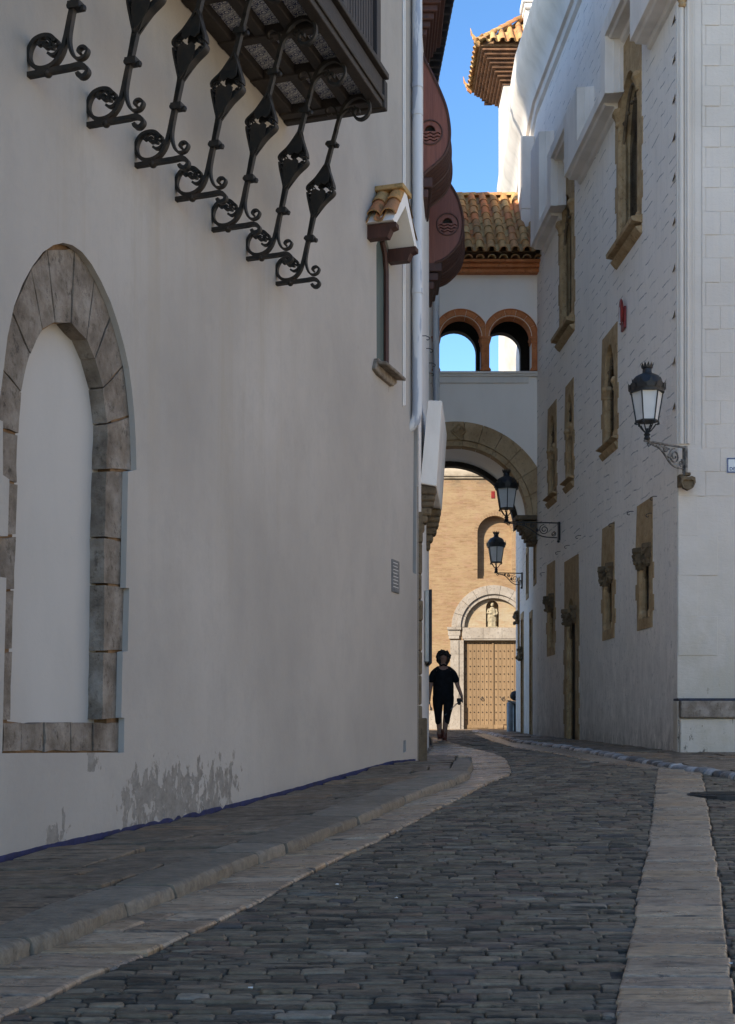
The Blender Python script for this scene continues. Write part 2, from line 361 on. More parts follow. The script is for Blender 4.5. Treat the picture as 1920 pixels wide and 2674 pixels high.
W2=[(.632,16.65),(.94,20.5),(1.30,28.6),(1.32,31)]
def wallX(y):
    if y<16.65: return -4.8+.32571*y
    return interp([(b,a) for a,b in W2],y)
def drop(x,y):
    t=min(max((x-wallX(y))/2.6,0),1); t=t*t*(3-2*t)
    return tab(LT,y)*(1-t)+tab(RT,y)*t
def gz(x,y,off=0): return EYE-drop(x,y)+off
def swl(y): return .085*min(max((17.2-y)/1.6,0),1)      # rise of the left pavement, dying out up the lane
def cast(px,py,off=None):
    a=(px-CX)/F; b=(py-HY)/F; y=2.0
    while y<70:
        o=off(y) if callable(off) else (off or 0)
        if b*y>=drop(a*y,y)-o: break
        y+=.01
    return (a*y,y)
def curveXY(pts,off=0):
    q=[cast(px,py,off) for px,py in pts]; q=sorted([(y,x) for x,y in q]); return q
def linex(P,y):     # interpolate with end extrapolation
    if y<=P[0][0]: a,b=P[0],P[1]
    elif y>=P[-1][0]: a,b=P[-2],P[-1]
    else: return interp(P,y)
    return a[1]+(b[1]-a[1])*(y-a[0])/(b[0]-a[0])
KO=curveXY([(0,2478),(189,2414),(275,2375),(467,2306),(604,2252),(762,2196),(914,2139),(1077,2070),(1170,2038),(1214,2021),(1231,1997),(1229,1979)],swl)
KI=curveXY([(20,2414),(152,2358),(305,2311),(442,2262),(550,2228),(733,2168),(836,2127),(1018,2060),(1121,2028),(1175,2011),(1190,1987),(1190,1974)],swl)
CL=curveXY([(0,2672),(113,2621),(226,2562),(408,2488),(565,2419),(718,2336),(811,2286),(895,2242),(993,2198),(1121,2129),(1214,2082),(1273,2050),(1332,2026),(1335,2011),(1322,1982),(1283,1969),(1209,1952),(1165,1937),(1135,1928)])
SL=curveXY([(1717,2014),(1691,2217),(1664,2328),(1651,2447),(1625,2531),(1602,2674)])
SR=curveXY([(1837,2040),(1863,2199),(1883,2314),(1903,2469),(1920,2624)])
KR=[cast(*p) for p in [(1280,1920),(1341,1941),(1474,1958),(1620,1987),(1753,2011),(1916,2037)]]
KS=curveXY([(1240,1918),(1288,1938),(1346,1954),(1448,1969),(1554,1991),(1647,2003),(1717,2014)])
KR=[(KR[0][0]+.1,40)]+KR
d=(KR[-1][0]-KR[-3][0],KR[-1][1]-KR[-3][1]); l=math.hypot(*d); KR.append((KR[-1][0]+d[0]/l*8,KR[-1][1]+d[1]/l*5))
KRy=sorted([(y,x) for x,y in KR])
def right_limit(y): # x of the right kerb line
    return linex(KRy,y) if y>KRy[0][0] else 99
ystrip=SL[-1][0]
print('strip end',ystrip,'kerb',KRy)

# base sheet
g=MB(); xs=[-60,-40,-25,-15,-10,-8,-6,-5]+[-4+.5*i for i in range(25)]+[9,10,12,15,20,30,45,60]; ys=[-20,-15,-10,-6,-3]+[-2+.5*i for i in range(105)]+[52,56,60,70,90,150]
n=len(xs)
g.add([(x,y,gz(x,y)-.004) for y in ys for x in xs],[(j*n+i,j*n+i+1,(j+1)*n+i+1,(j+1)*n+i) for j in range(len(ys)-1) for i in range(n-1)])
tag(g.build('ground',M['ground'],smooth=True,recalc=False),kind='structure')

def stone(mb,x0,x1,y0,y1,lift=0,rnd=.02,h=.02,jit=.006,detail=True,gap=.005,zf=None,skew=0,dl=0,dr=0,ch=.022,gy=None,tl=1.0):
    gy=gap if gy is None else gy
    x0+=gap; x1-=gap; y0+=gy; y1-=gy
    if x1-x0<.03 or y1-y0<.02: return
    zf=zf or gz
    J=lambda:random.uniform(-jit,jit)
    tilt=(J()*.6,J()*.6); up=random.uniform(-1,1)*jit*.6
    cx=(x0+x1)/2; cy=(y0+y1)/2
    r=min(rnd,(x1-x0)*.35,(y1-y0)*.35)
    if detail:
        nx=max(1,int((x1-x0)/.10))
        o=[]
        for i in range(nx+1): o.append((x0+r+(x1-x0-2*r)*i/nx+J()*.5,y0+J()))
        o.append((x1+J()*.6,y0+r)); o.append((x1+J()*.6,y1-r))
        for i in range(nx+1): o.append((x1-r-(x1-x0-2*r)*i/nx+J()*.5,y1+J()))
        o.append((x0+J()*.6,y1-r)); o.append((x0+J()*.6,y0+r))
    else: o=[(x0+J(),y0+J()*.6),(x1+J(),y0+J()*.6),(x1+J(),y1+J()*.6),(x0+J(),y1+J()*.6)]
    if dl or dr: o=[(a+(b-y0)/(y1-y0)*(dl*(x1-a)+dr*(a-x0))/(x1-x0),b) for a,b in o]
    if skew: o=[(a,b+skew*(a-cx)) for a,b in o]
    cx=sum(q[0] for q in o)/len(o)
    k=len(o); vs=[]
    def ring(s,z,e=0):
        for a,b in o:
            dx,dy=a-cx,b-cy; f=1-min(s/max(abs(dx),.001),.9) if abs(dx)>1e-3 else 1; f2=1-min(s/max(abs(dy),.001),.9) if abs(dy)>1e-3 else 1
            vs.append((cx+dx*f,cy+dy*f2,zf(a,b)+lift+z+up*e+(dx*tilt[0]*4+dy*tilt[1]*8*tl)*e))
    ring(0,-.035); ring(.0,h*.35,1); c2=min(ch,(x1-x0)*.3,(y1-y0)*.3); ring(.35*c2,h*.84,1); ring(c2,h,1)
    fs=[]
    for t in range(3):
        for i in range(k): fs.append((t*k+i,t*k+(i+1)%k,(t+1)*k+(i+1)%k,(t+1)*k+i))
    vs.append((cx,cy,zf(cx,cy)+lift+h+up+.002)); c=len(vs)-1
    for i in range(k): fs.append((3*k+i,3*k+(i+1)%k,c))
    mb.add(vs,fs)

# black setts
mb=MB(); y=2.2
while y<44:
    dep=random.uniform(.052,.078) if y<18 else random.uniform(.085,.13)
    y1=y+dep; ym=(y+y1)/2
    L=linex(CL,ym) if ym<CL[-1][0] else wallX(min(ym,30))+.05
    if ym<ystrip: R=linex(SL,ym)
    else: R=linex(KS,ym) if ym<KS[-1][0] else right_limit(ym)
    if ym>36: L,R=-8,12
    det=y<17
    def run(a,b,sa=0,sb=0):
        x=a+random.uniform(-.12,0); first=True
        while x<b:
            w=random.uniform(.11,.27) if det else random.uniform(.16,.36)
            xa=max(x,a+random.uniform(-.012,.012)); xb=min(x+w,b+random.uniform(-.012,.012))
            if xb-xa>.045: stone(mb,xa,xb,y,y1,random.uniform(-.010,.002),.009,.014,.006,det,.0018,ch=.010,gy=.0065,tl=2.4,skew=random.uniform(-.02,.02)+.02,dl=sa if x<a else 0,dr=sb if x+w>=b else 0)
            x+=w
    if R>L: run(max(L,-.35*ym-1.5),R,linex(CL,y1)-linex(CL,y) if ym<CL[-1][0] else 0,(linex(SL,y1)-linex(SL,y)) if ym<ystrip else 0)
    if ym<ystrip+1.2:
        a=linex(SR,ym); b=min(right_limit(ym)-.02,.36*ym+2.2)
        if ym<ystrip or a<b: run(a,b)
    y=y1
tag(mb.build('cobbled_road',M['cobble'],recalc=False),kind='structure')

# buff flagstones beside the setts (left) and the strip on the right + beside right kerb
mb=MB(); y=2.2
while y<CL[-1][0]:
    y1=y+random.uniform(.13,.27); ym=(y+y1)/2
    a=linex(KO,ym) if ym<KO[-1][0] else max(wallX(ym)+.05,linex(KO,KO[-1][0])-(ym-KO[-1][0])*.9)
    b=linex(CL,y); db=linex(CL,y1)-b; aa=(linex(KO,y),linex(KO,y1)) if y1<KO[-1][0] else (a,a); a=aa[0]; da=aa[1]-a
    if b-a>.1:
        if random.random()<.35 and b-a>.5:
            c=a+(b-a)*random.uniform(.3,.7); stone(mb,a,c,y,y1,random.uniform(-.004,.004),.010,.020,.007,True,.006,skew=.02,dl=da,dr=(da+db)/2); stone(mb,c,b,y,y1,random.uniform(-.004,.004),.010,.020,.007,True,.006,skew=.02,dl=(da+db)/2,dr=db)
        else: stone(mb,a,b+random.uniform(-.012,.012),y,y1,random.uniform(-.004,.004),.010,.020,.007,True,.006,skew=.02,dl=da,dr=db)
    y=y1
y=2.2
while y<ystrip+.35:
    y1=y+random.uniform(.13,.26); ym=(y+y1)/2; a=linex(SL,y); b=linex(SR,y); da=linex(SL,y1)-a; db=linex(SR,y1)-b
    if y>11: b=min(b,right_limit(ym)-.02)
    if b-a>.06: stone(mb,a+random.uniform(-.008,.008),b+random.uniform(-.010,.010),y,y1,random.uniform(-.003,.003),.006,.020,.005,True,.006,ch=.014,skew=-.012,dl=da,dr=db)
    y=y1
while y<KS[-1][0]:
    y1=y+random.uniform(.3,.6); ym=(y+y1)/2; a=linex(KS,ym); b=right_limit(ym)-.01
    if b-a>.03: stone(mb,a,b,y,y1,0,.015,.019,.003,False,.003)
    y=y1
tag(mb.build('flagstone_strip',M['slab'],recalc=False),kind='structure')

# left pavement slabs
mb=MB(); y=1.0
zl=lambda a,b: gz(a,b)+swl(b)
while y<22:
    y1=y+random.uniform(.24,.42); ym=(y+y1)/2
    a=wallX(ym)-.02; kb_=(linex(KI,y1)-linex(KI,y)) if ym<KI[-1][0] else 0; b=linex(KI,y)+0 if ym<KI[-1][0] else max(wallX(ym)+.08,linex(KO,KO[-1][0])-(ym-KO[-1][0])*.9)
    x=a
    while x<b-.05:
        w=random.uniform(.45,.95); xb=min(x+w,b)
        if b-xb<.2: xb=b
        stone(mb,x,xb,y,y1,random.uniform(-.004,.006),.014,.012,.012,True,.008,zf=zl,dr=kb_,dl=kb_); x=xb
    y=y1
tag(mb.build('pavement',M['slab_grey'],recalc=False),kind='structure')
# left kerb stones
mb=MB(); y=1.0
while y<KO[-1][0]:
    y1=min(y+random.uniform(.32,.8),KO[-1][0]); g0=.006
    rows=[]; ns=9; jr=random.uniform(-.008,.008); jz=random.uniform(-.008,.006)
    for i in range(ns):
        yy=y+g0+(y1-y-2*g0)*i/(ns-1); e=.012 if i in(0,ns-1) else 0
        xi=linex(KI,yy)+.006; xo=linex(KO,yy)+.02+jr-e+random.uniform(-.004,.004); zt=zl(xo,yy)+jz-e*.5; zb=gz(xo,yy)-.03
        rows.append([(xi,yy,zt+.006-.03),(xi+.006,yy,zt+.008),(xo-.04,yy,zt+.006),(xo-.014+random.uniform(-.006,.006),yy,zt+.001),(xo+random.uniform(-.006,.005),yy,zt-.016),(xo+.004+random.uniform(-.005,.006),yy,zt-.05),(xo+.010,yy,zb)])
    k=7; vs=[p for r in rows for p in r]; fs=[(i*k+j,i*k+j+1,(i+1)*k+j+1,(i+1)*k+j) for i in range(ns-1) for j in range(k-1)]
    fs+= [tuple(range(k)),tuple(range((ns-1)*k,ns*k))[::-1]]
    mb.add(vs,fs); y=y1
tag(mb.build('kerb',M['kerb'],smooth=True),kind='structure')
# right kerb: rough rounded stones following the pavement edge
def walk(P,step):
    out=[]; 
    for (a,b) in zip(P,P[1:]):
        L=math.hypot(b[0]-a[0],b[1]-a[1]); t=0
        while t<L: out.append((a[0]+(b[0]-a[0])*t/L,a[1]+(b[1]-a[1])*t/L)); t+=step()
    return out
mb=MB(); W=walk(KR[:],lambda:random.uniform(.14,.26))
for (a,b) in zip(W,W[1:]):
    dx,dy=b[0]-a[0],b[1]-a[1]; l=math.hypot(dx,dy)
    if l<.05: continue
    nx,ny=-dy/l,dx/l    # towards the pavement
    if nx*1+ny*.3<0: nx,ny=-nx,-ny
    jz=random.uniform(-.008,.008); hh=.06
    vs=[]; prof=[(-.01,-.04),(-.012,.02),(.0,hh*.75),(.03,hh),(.12,hh+.004),(.15,hh-.03)]; k=len(prof)
    for t in (.03,.15,.5,.85,.97):
        e=.010 if t in(.03,.97) else 0
        x=a[0]+dx*t; yy=a[1]+dy*t
        for o_,z_ in prof: vs.append((x+nx*(o_+e),yy+ny*(o_+e),gz(x,yy)+z_+jz-e*.6))
    fs=[(i*k+j,i*k+j+1,(i+1)*k+j+1,(i+1)*k+j) for i in range(4) for j in range(k-1)]+[tuple(range(k)),tuple(range(4*k,5*k))]
    mb.add(vs,fs)
tag(mb.build('kerb',M['kerb_r'],smooth=True),kind='structure')
# right pavement
mb=MB(); y=12.6
while y<38:
    y1=y+random.uniform(.35,.6); ym=(y+y1)/2
    a=right_limit(ym)+.15; b=min(a+9,14) if ym<17.9 else (5.09-.0514*ym-.0 if ym<28.6 else 3.62+(ym-28.6)*.044)
    x=a
    while x<b-.03:
        xb=min(x+random.uniform(.4,.8),b); stone(mb,x,xb,y,y1,.055,.02,.006,.008,False,.006); x=xb
    y=y1
tag(mb.build('pavement',M['slab_grey'],recalc=False),kind='structure')
# square in front of the church
mb=MB()
mb.box((-9,44.05,0),(13,47.9,0)); mb=MB()
for j in range(11):
    for i in range(34):
        stone(mb,-9+i*.65,-9+(i+1)*.65,44+j*.36,44+(j+1)*.36,0,.02,.014,.004,False,.006)
tag(mb.build('plaza',M['slab'],recalc=False),kind='structure')

mb=MB(); mb.add([(x,y,gz(x,y)+.02) for y in (-20,-10,-5,0,5,9,12) for x in (5.2,8,12,16,60)],[(j*5+i,j*5+i+1,j*5+i+6,j*5+i+5) for j in range(6) for i in range(4)])
mb.add([(x,y,gz(x,y)+.02) for y in (-40,-20,-12,-7) for x in (-60,-14,-5,5)],[(j*4+i,j*4+i+1,j*4+i+5,j*4+i+4) for j in range(3) for i in range(3)])
tag(mb.build('unseen_bounce_square',mat_noise('pale_bounce_paving',(.36,.31,.25),(.46,.40,.33),3,.8)),kind='structure')  # pale sheets out of view, added to bounce sunlight into the lane
# ------------------------------------------------------------------ wall frames
def LW(u,z,d=0): return (-4.8+.32571*u+.9508*d, u-.3097*d, z)
def lpx(px,py,d=0):     # photo survey point -> (u,z) on the left wall plane at offset d
    a=(px-CX)/F; u=(-4.8+.9508*d+.3097*a*d)/(a-.32571); return (u, EYE+(HY-py)/F*(u-.3097*d))
def RW(u,z,d=0): return (5.09-.05143*u-d, u, z)
def FW(u,z,d=0): return (3.619+(u-28.6)*.044-d, u, z)     # far stretch of the right wall
def W2M(u,z,d=0): return (wallX(u)+d, u, z)
def frontal(Y): return lambda x,z,d=0: (x,Y-d,z)
def sph(c): return c
def arc(cx,cz,r,a0,a1,n): return [(cx+r*cos(radians(a0+(a1-a0)*i/n)),cz+r*sin(radians(a0+(a1-a0)*i/n))) for i in range(n+1)]
def resample(P,step):
    out=[]
    for a,b in zip(P,P[1:]):
        L=math.hypot(b[0]-a[0],b[1]-a[1]); k=max(1,int(L/step))
        for i in range(k): out.append((a[0]+(b[0]-a[0])*i/k,a[1]+(b[1]-a[1])*i/k))
    out.append(P[-1]); return out

# ------------------------------------------------------------------ near house on the left
H1=thing('town_house','whitewashed house filling the left side, with blind arch and iron bracketed balcony','house',(-2,8,.7))
outer_px=[(6,1967),(17,1509),(-8,1505),(-8,1400),(21,1400),(25,1252),(8,1240),(8,1100),(-4,1095),(-1,1050),(8,980),(20,880),(37,800),(60,740),(85,695),(113,658),(140,640),(165,634),(190,640),(215,658),(240,690),(265,735),(290,790),(310,850),(325,905),(337,960),(345,1020),(351,1080),(355,1150),(357,1227),(335,1231),(329,1535),(338,1536),(334,1700),(321,1702),(317,1874),(325,1875),(324,1965)]
outer=[lpx(*p) for p in outer_px]
winpx=[(984,975),(983,640),(990,622),(1000,618),(1010,628),(1016,650),(1017,985)]
win=[lpx(*p) for p in winpx]
slot=[lpx(*p) for p in [(1078,1495),(1081,1118),(1090,1118),(1087,1500)]]
vent=[lpx(*p) for p in [(1053,1966),(1054,1934),(1060,1932),(1060,1962)]]
mb=MB()
mb.prism([(-5,-1.5),(16.65,-1.5),(16.65,10.9),(-5,10.9)],[outer,win,slot,vent],LW,-.045,0)
mb.add([LW(16.65,-1.5),LW(16.65,10.9),(-14,18.5,10.9),(-14,18.5,-1.5),(-14,-5,-1.5),(-14,-5,10.9),LW(-5,-1.5),LW(-5,10.9)],[(0,1,2,3),(3,2,5,4),(4,5,7,6),(1,7,5,2)])
for hole,dd in ((win,-.055),(slot,-.14),(vent,-.12)):
    n=len(hole); vs=[LW(*p,-.045) for p in hole]+[LW(*p,dd) for p in hole]; mb.add(vs,[(i,(i+1)%n,n+(i+1)%n,n+i) for i in range(n)])
mb.build('wall',M['pl'],H1,recalc=False)
mb=MB(); mb.box((-18,-6,-1),(-15.9,8,33)); mb.build('unseen_sun_blocker',M['white'],H1)  # tall block out of view, added to keep sun off the right facade
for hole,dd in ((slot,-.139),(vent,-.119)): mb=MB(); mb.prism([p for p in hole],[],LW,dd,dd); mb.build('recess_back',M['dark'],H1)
# blind arch: mortar bed, stones, white infill
NI=thing('blind_arch','','') ; del NI['label']; del NI['category']; NI.parent=H1; NI.matrix_parent_inverse=Matrix.Translation(H1.location).inverted()
bpy.context.view_layer.update()
inner_px=[(28,1883),(36,1565),(43,1350),(46,1270),(49,1129),(58,1027),(67,984),(81,924),(99,889),(118,862),(141,847),(165,842),(190,847),(211,868),(226,889),(243,924),(261,981),(271,1020),(279,1094),(277,1223),(272,1410),(272,1700),(268,1883)]
inner=[lpx(*p,-.045) for p in inner_px]
ext=[LW2 for LW2 in [lpx(*p) for p in [(-60,1990),(-60,1050),(-10,800),(60,670),(165,600),(270,670),(350,850),(385,1150),(370,1990)]]]
ic=(sum(p[0] for p in inner)/len(inner),sum(p[1] for p in inner)/len(inner)); wid=[(ic[0]+(p[0]-ic[0])*(1.16 if p[0]>ic[0] else 1.02),ic[1]+(p[1]-ic[1])*(1.05 if p[0]>ic[0] else 1.0)) for p in inner]
mb=MB(); mb.prism(ext,[wid],LW,-.165,-.062); mb.build('mortar_bed',M['mortar'],NI,recalc=False)
mb=MB(); z=min(p[1] for p in inner); mb.prism([(p[0]+(-.2 if p[0]<9 else .2),p[1]-(.3 if p[1]<2 else -.3)) for p in [(8.0,1.6),(9.4,1.6),(9.4,5.0),(8.0,5.0)]],[],LW,-.16,-.16); mb.build('infill',m_white('infill_limewash',(.48,.45,.41),(.37,.345,.31),.35),NI,recalc=False)
J=[((8,1883),(28,1883)),((9,1700),(33,1700)),((-2,1545),(37,1540)),((-14,1400),(42,1400)),((10,1255),(47,1262)),((-4,1118),(49,1134)),((2,960),(57,1024)),((30,810),(81,925)),((82,700),(113,864)),((124,648),(146,846)),((196,646),(187,846)),((250,705),(226,890)),((297,810),(248,937)),((333,945),(269,1015)),((350,1085),(280,1106)),((350,1232),(277,1226)),((332,1412),(272,1404)),((329,1530),(272,1524)),((334,1702),(270,1700)),((318,1878),(267,1880))]
mb=MB()
def block(q,dmid,gap=.010,jit=.008):
    q=[(p[0],p[1]) for p in q]; cx=sum(p[0] for p in q)/len(q); cz=sum(p[1] for p in q)/len(q)
    P=resample(q+[q[0]],.09)[:-1]; o=[]
    for p in P:
        dx,dz=p[0]-cx,p[1]-cz; l=math.hypot(dx,dz); k=(gap+random.uniform(-jit,jit)*.8)/l; o.append((p[0]-dx*k,p[1]-dz*k))
    mb.prism(o,[],LW,-.17,dmid+random.uniform(-.006,.004))
for (a,b) in zip(J,J[1:]):
    q=[lpx(*a[0],-.045),lpx(*b[0],-.045),lpx(*b[1],-.045),lpx(*a[1],-.045)]; block(q,-.045)
for a,b in ((6,55),(55,116),(116,186),(186,243),(243,316)):
    block([lpx(a,1885,-.045),lpx(b,1885,-.045),lpx(b,1964,-.045),lpx(a,1964,-.045)],-.045)
mb.build('stone_surround',M['grey_stone'],NI,bevel=.008,seg=2)
# painted skirting with a ragged top
mb=MB(); top=[];bot=[];u=0.5
while u<16.6:
    zg=EYE-tab(LT,u)+swl(u); h=.036+random.uniform(-.002,.003)
    if 9.4<u<11.2 and random.random()<.2: h*=random.uniform(.2,.8)
    top.append((u,zg+h)); bot.append((u,zg-.02)); u+=random.uniform(.02,.08)
mb.prism(bot+top[::-1],[],LW,0,.0035); mb.build('painted_skirting',M['navy'],H1,recalc=False)
# little window with tiled hood
WN=thing('window','','');del WN['label'];del WN['category'];WN.parent=H1;WN.matrix_parent_inverse=Matrix.Translation(H1.location).inverted()
bpy.context.view_layer.update()
us=[p[0] for p in win]; u0,u1=min(us),max(us); zs=[p[1] for p in win]
mb=MB(); mb.prism([(u0-.1,min(zs)-.2),(u1+.1,min(zs)-.2),(u1+.1,max(zs)+.1),(u0-.1,max(zs)+.1)],[],LW,-.052,-.052); mb.build('glass',M['glass_green'],WN,recalc=False)
mb=MB(); arcp=[(u1-.01,min(zs)-.1),(u1-.01,max(zs)-.35),(u1-.06,max(zs)-.14),(u1-.16,max(zs)-.04)]
mb.tube([LW(a-.02,b,-.03) for a,b in arcp],.032,8); mb.build('frame',M['red_wood_dark'],WN,smooth=True)
mb=MB(); zt=lpx(984,937)[1]
mb.prism([(u0-.16,zt-.16),(u0-.02,zt-.19),(u1+.02,zt-.19),(u1+.16,zt-.12),(u1+.1,zt-.02),(u0-.08,zt-.02)],[],LW,-.05,.05)
mb.add([LW(u0-.10,zt,-.25),LW(u1+.12,zt,-.25),LW(u1+.14,zt-.07,.16),LW(u0-.10,zt-.07,.16),LW(u0-.10,zt-.05,-.25),LW(u1+.12,zt-.05,-.25),LW(u1+.14,zt-.11,.16),LW(u0-.10,zt-.11,.16)],[(0,1,2,3),(4,5,6,7),(0,3,7,4),(1,2,6,5),(3,2,6,7)])
mb.build('sill',M['grey_stone'],WN,bevel=.01)
mb=MB()
for uc in (14.78,15.52):
    zc=6.88; mb=MB()
    pr=[(0,zc+.14),(.33,zc+.14),(.33,zc+.09),(.27,zc+.07),(.23,zc-.01),(0,zc-.01)]
    n=len(pr); vs=[LW(uc-.055,z,d) for d,z in pr]+[LW(uc+.055,z,d) for d,z in pr]
    mb.add(vs,[tuple(range(n)),tuple(range(n,2*n))]+[(i,(i+1)%n,n+(i+1)%n,n+i) for i in range(n)])
    mb.build('hood_corbel',M['red_wood_dark'],WN)
mb=MB(); zb=7.03; ap=7.52; um=15.15; hw=.47
mb.prism([(um-hw,zb),(um-hw+.12,zb),(um,ap-.16),(um+hw-.12,zb),(um+hw,zb),(um+.03,ap),(um-.03,ap)],[],LW,0,.31,back=True)
mb.build('hood_gable',M['white'],WN)
def barrel(mb,o,dn,ac,nn,L,r0,r1,th=.012,up=True,seg=7):
    o,dn,ac,nn=map(Vector,(o,dn,ac,nn)); vs=[]
    for (t,r) in ((0,r0),(L,r1)):
        for rr in (r,r-th):
            for k in range(seg+1):
                w=pi*k/seg; s_=1 if up else -1
                vs.append(o+dn*t+ac*rr*cos(w)+nn*rr*sin(w)*s_*.9)
    q=seg+1; fs=[]
    for k in range(seg):
        fs+= [(k,k+1,2*q+k+1,2*q+k),(q+k,q+k+1,3*q+k+1,3*q+k),(k,k+1,q+k+1,q+k),(2*q+k,2*q+k+1,3*q+k+1,3*q+k)]
    mb.add(vs,fs)
mb=MB()
sl=Vector((-(hw),0,-(ap-zb))).normalized()
for side in (-1,1):
    A=Vector(LW(um,ap,0)); B=Vector(LW(um+side*hw,zb,0)); dn=(B-A).normalized(); ac=Vector((.9508,-.3097,0)); nn=dn.cross(ac); 
    if nn.z<0: nn=-nn
    L=(B-A).length
    for dd in (.07,.24):
        for t in (0,.26): barrel(mb,A+ac*dd+dn*t+nn*(.012+.012*(t==0)),dn,ac,nn,.33,.072,.088)
    for dd in (-.02,.155): barrel(mb,A+ac*dd+dn*0+nn*.045,dn,ac,nn,L,.06,.06,up=False)
mb.build('hood_tiles',M['tile'],WN,smooth=True)
mb=MB()
mb.prism([(um-.17,ap-.02),(um+.17,ap-.02),(um+.17,ap+.035),(um-.17,ap+.035)],[],LW,0,.33,back=True)
mb.build('hood_ridge',M['tile'],WN,bevel=.01)
# downpipe
def pipe_run(name,path,r,parent,mat,collars=(),n=16):
    mb=MB(); mb.tube(path,r,n)
    for z in collars:
        p=Vector(path[0]); mb.lathe([(r*1.02,-.03),(r*1.13,-.03),(r*1.13,.03),(r*1.02,.03)],n,(p.x,p.y,z))
    return mb.build(name,mat,parent,smooth=True)
pp=Vector(LW(16.38,0,.075)); zb=EYE+(HY-1060)/F*16.3
path=[(pp.x,pp.y,10.85),(pp.x,pp.y,zb),(pp.x-.005,pp.y+.0,zb-.08),(pp.x-.02,pp.y-.0,zb-.16),(pp.x-.07,pp.y+.01,zb-.23),(pp.x-.13,pp.y+.02,zb-.27)]
pipe_run('downpipe',path,.062,H1,M['pipe'],[EYE+(HY-y_)/F*16.3 for y_ in (218,290,757)])
mb=MB(); q=Vector(LW(16.02,0,.012)); mb.tube([(q.x,q.y,10.8),(q.x,q.y,EYE+(HY-1075)/F*16.3)],.012,6); q=Vector(LW(16.08,0,.012)); mb.tube([(q.x,q.y,10.8),(q.x,q.y,EYE+(HY-1070)/F*16.3)],.009,6); mb.build('cable',M['white'],H1,smooth=True)

# plaque
PQ=thing('wall_plaque','small grey rectangular plaque on the left white wall at its far end','plaque',LW(15.72,EYE+(HY-1505)/F*15.7,0),-.3149)
mb=MB(); mb.box((-.001,-.14,-.19),(.016,.14,.19)); mb.build('plate',mat_noise('grey_plaque',(.10,.10,.10),(.19,.19,.185),20,.6,.5,60),PQ,bevel=.004,world=False)
mb=MB()
for i in range(8): mb.box((.016,-.11,.15-i*.04),(.018,.11-random.random()*.06,.157-i*.04))
mb.build('lettering',M['white'],PQ,world=False)

# ------------------------------------------------------------------ iron brackets and balcony
BAL=thing('balcony','','');del BAL['label'];del BAL['category'];BAL.parent=H1;BAL.matrix_parent_inverse=Matrix.Translation(H1.location).inverted()
bpy.context.view_layer.update()
def spiral(cx,cz,r0,r1,a0,a1,n=22):
    return [(cx+(r0+(r1-r0)*i/n)*cos(radians(a0+(a1-a0)*i/n)),cz+(r0+(r1-r0)*i/n)*sin(radians(a0+(a1-a0)*i/n))) for i in range(n+1)]
def smoothpts(P,n=6):
    out=[]
    for i in range(len(P)-1):
        p0=P[max(i-1,0)];p1=P[i];p2=P[i+1];p3=P[min(i+2,len(P)-1)]
        for k in range(n):
            t=k/n; out.append(tuple(.5*((2*p1[j])+(-p0[j]+p2[j])*t+(2*p0[j]-5*p1[j]+4*p2[j]-p3[j])*t*t+(-p0[j]+3*p1[j]-3*p2[j]+p3[j])*t**3) for j in range(2)))
    out.append(P[-1]); return out
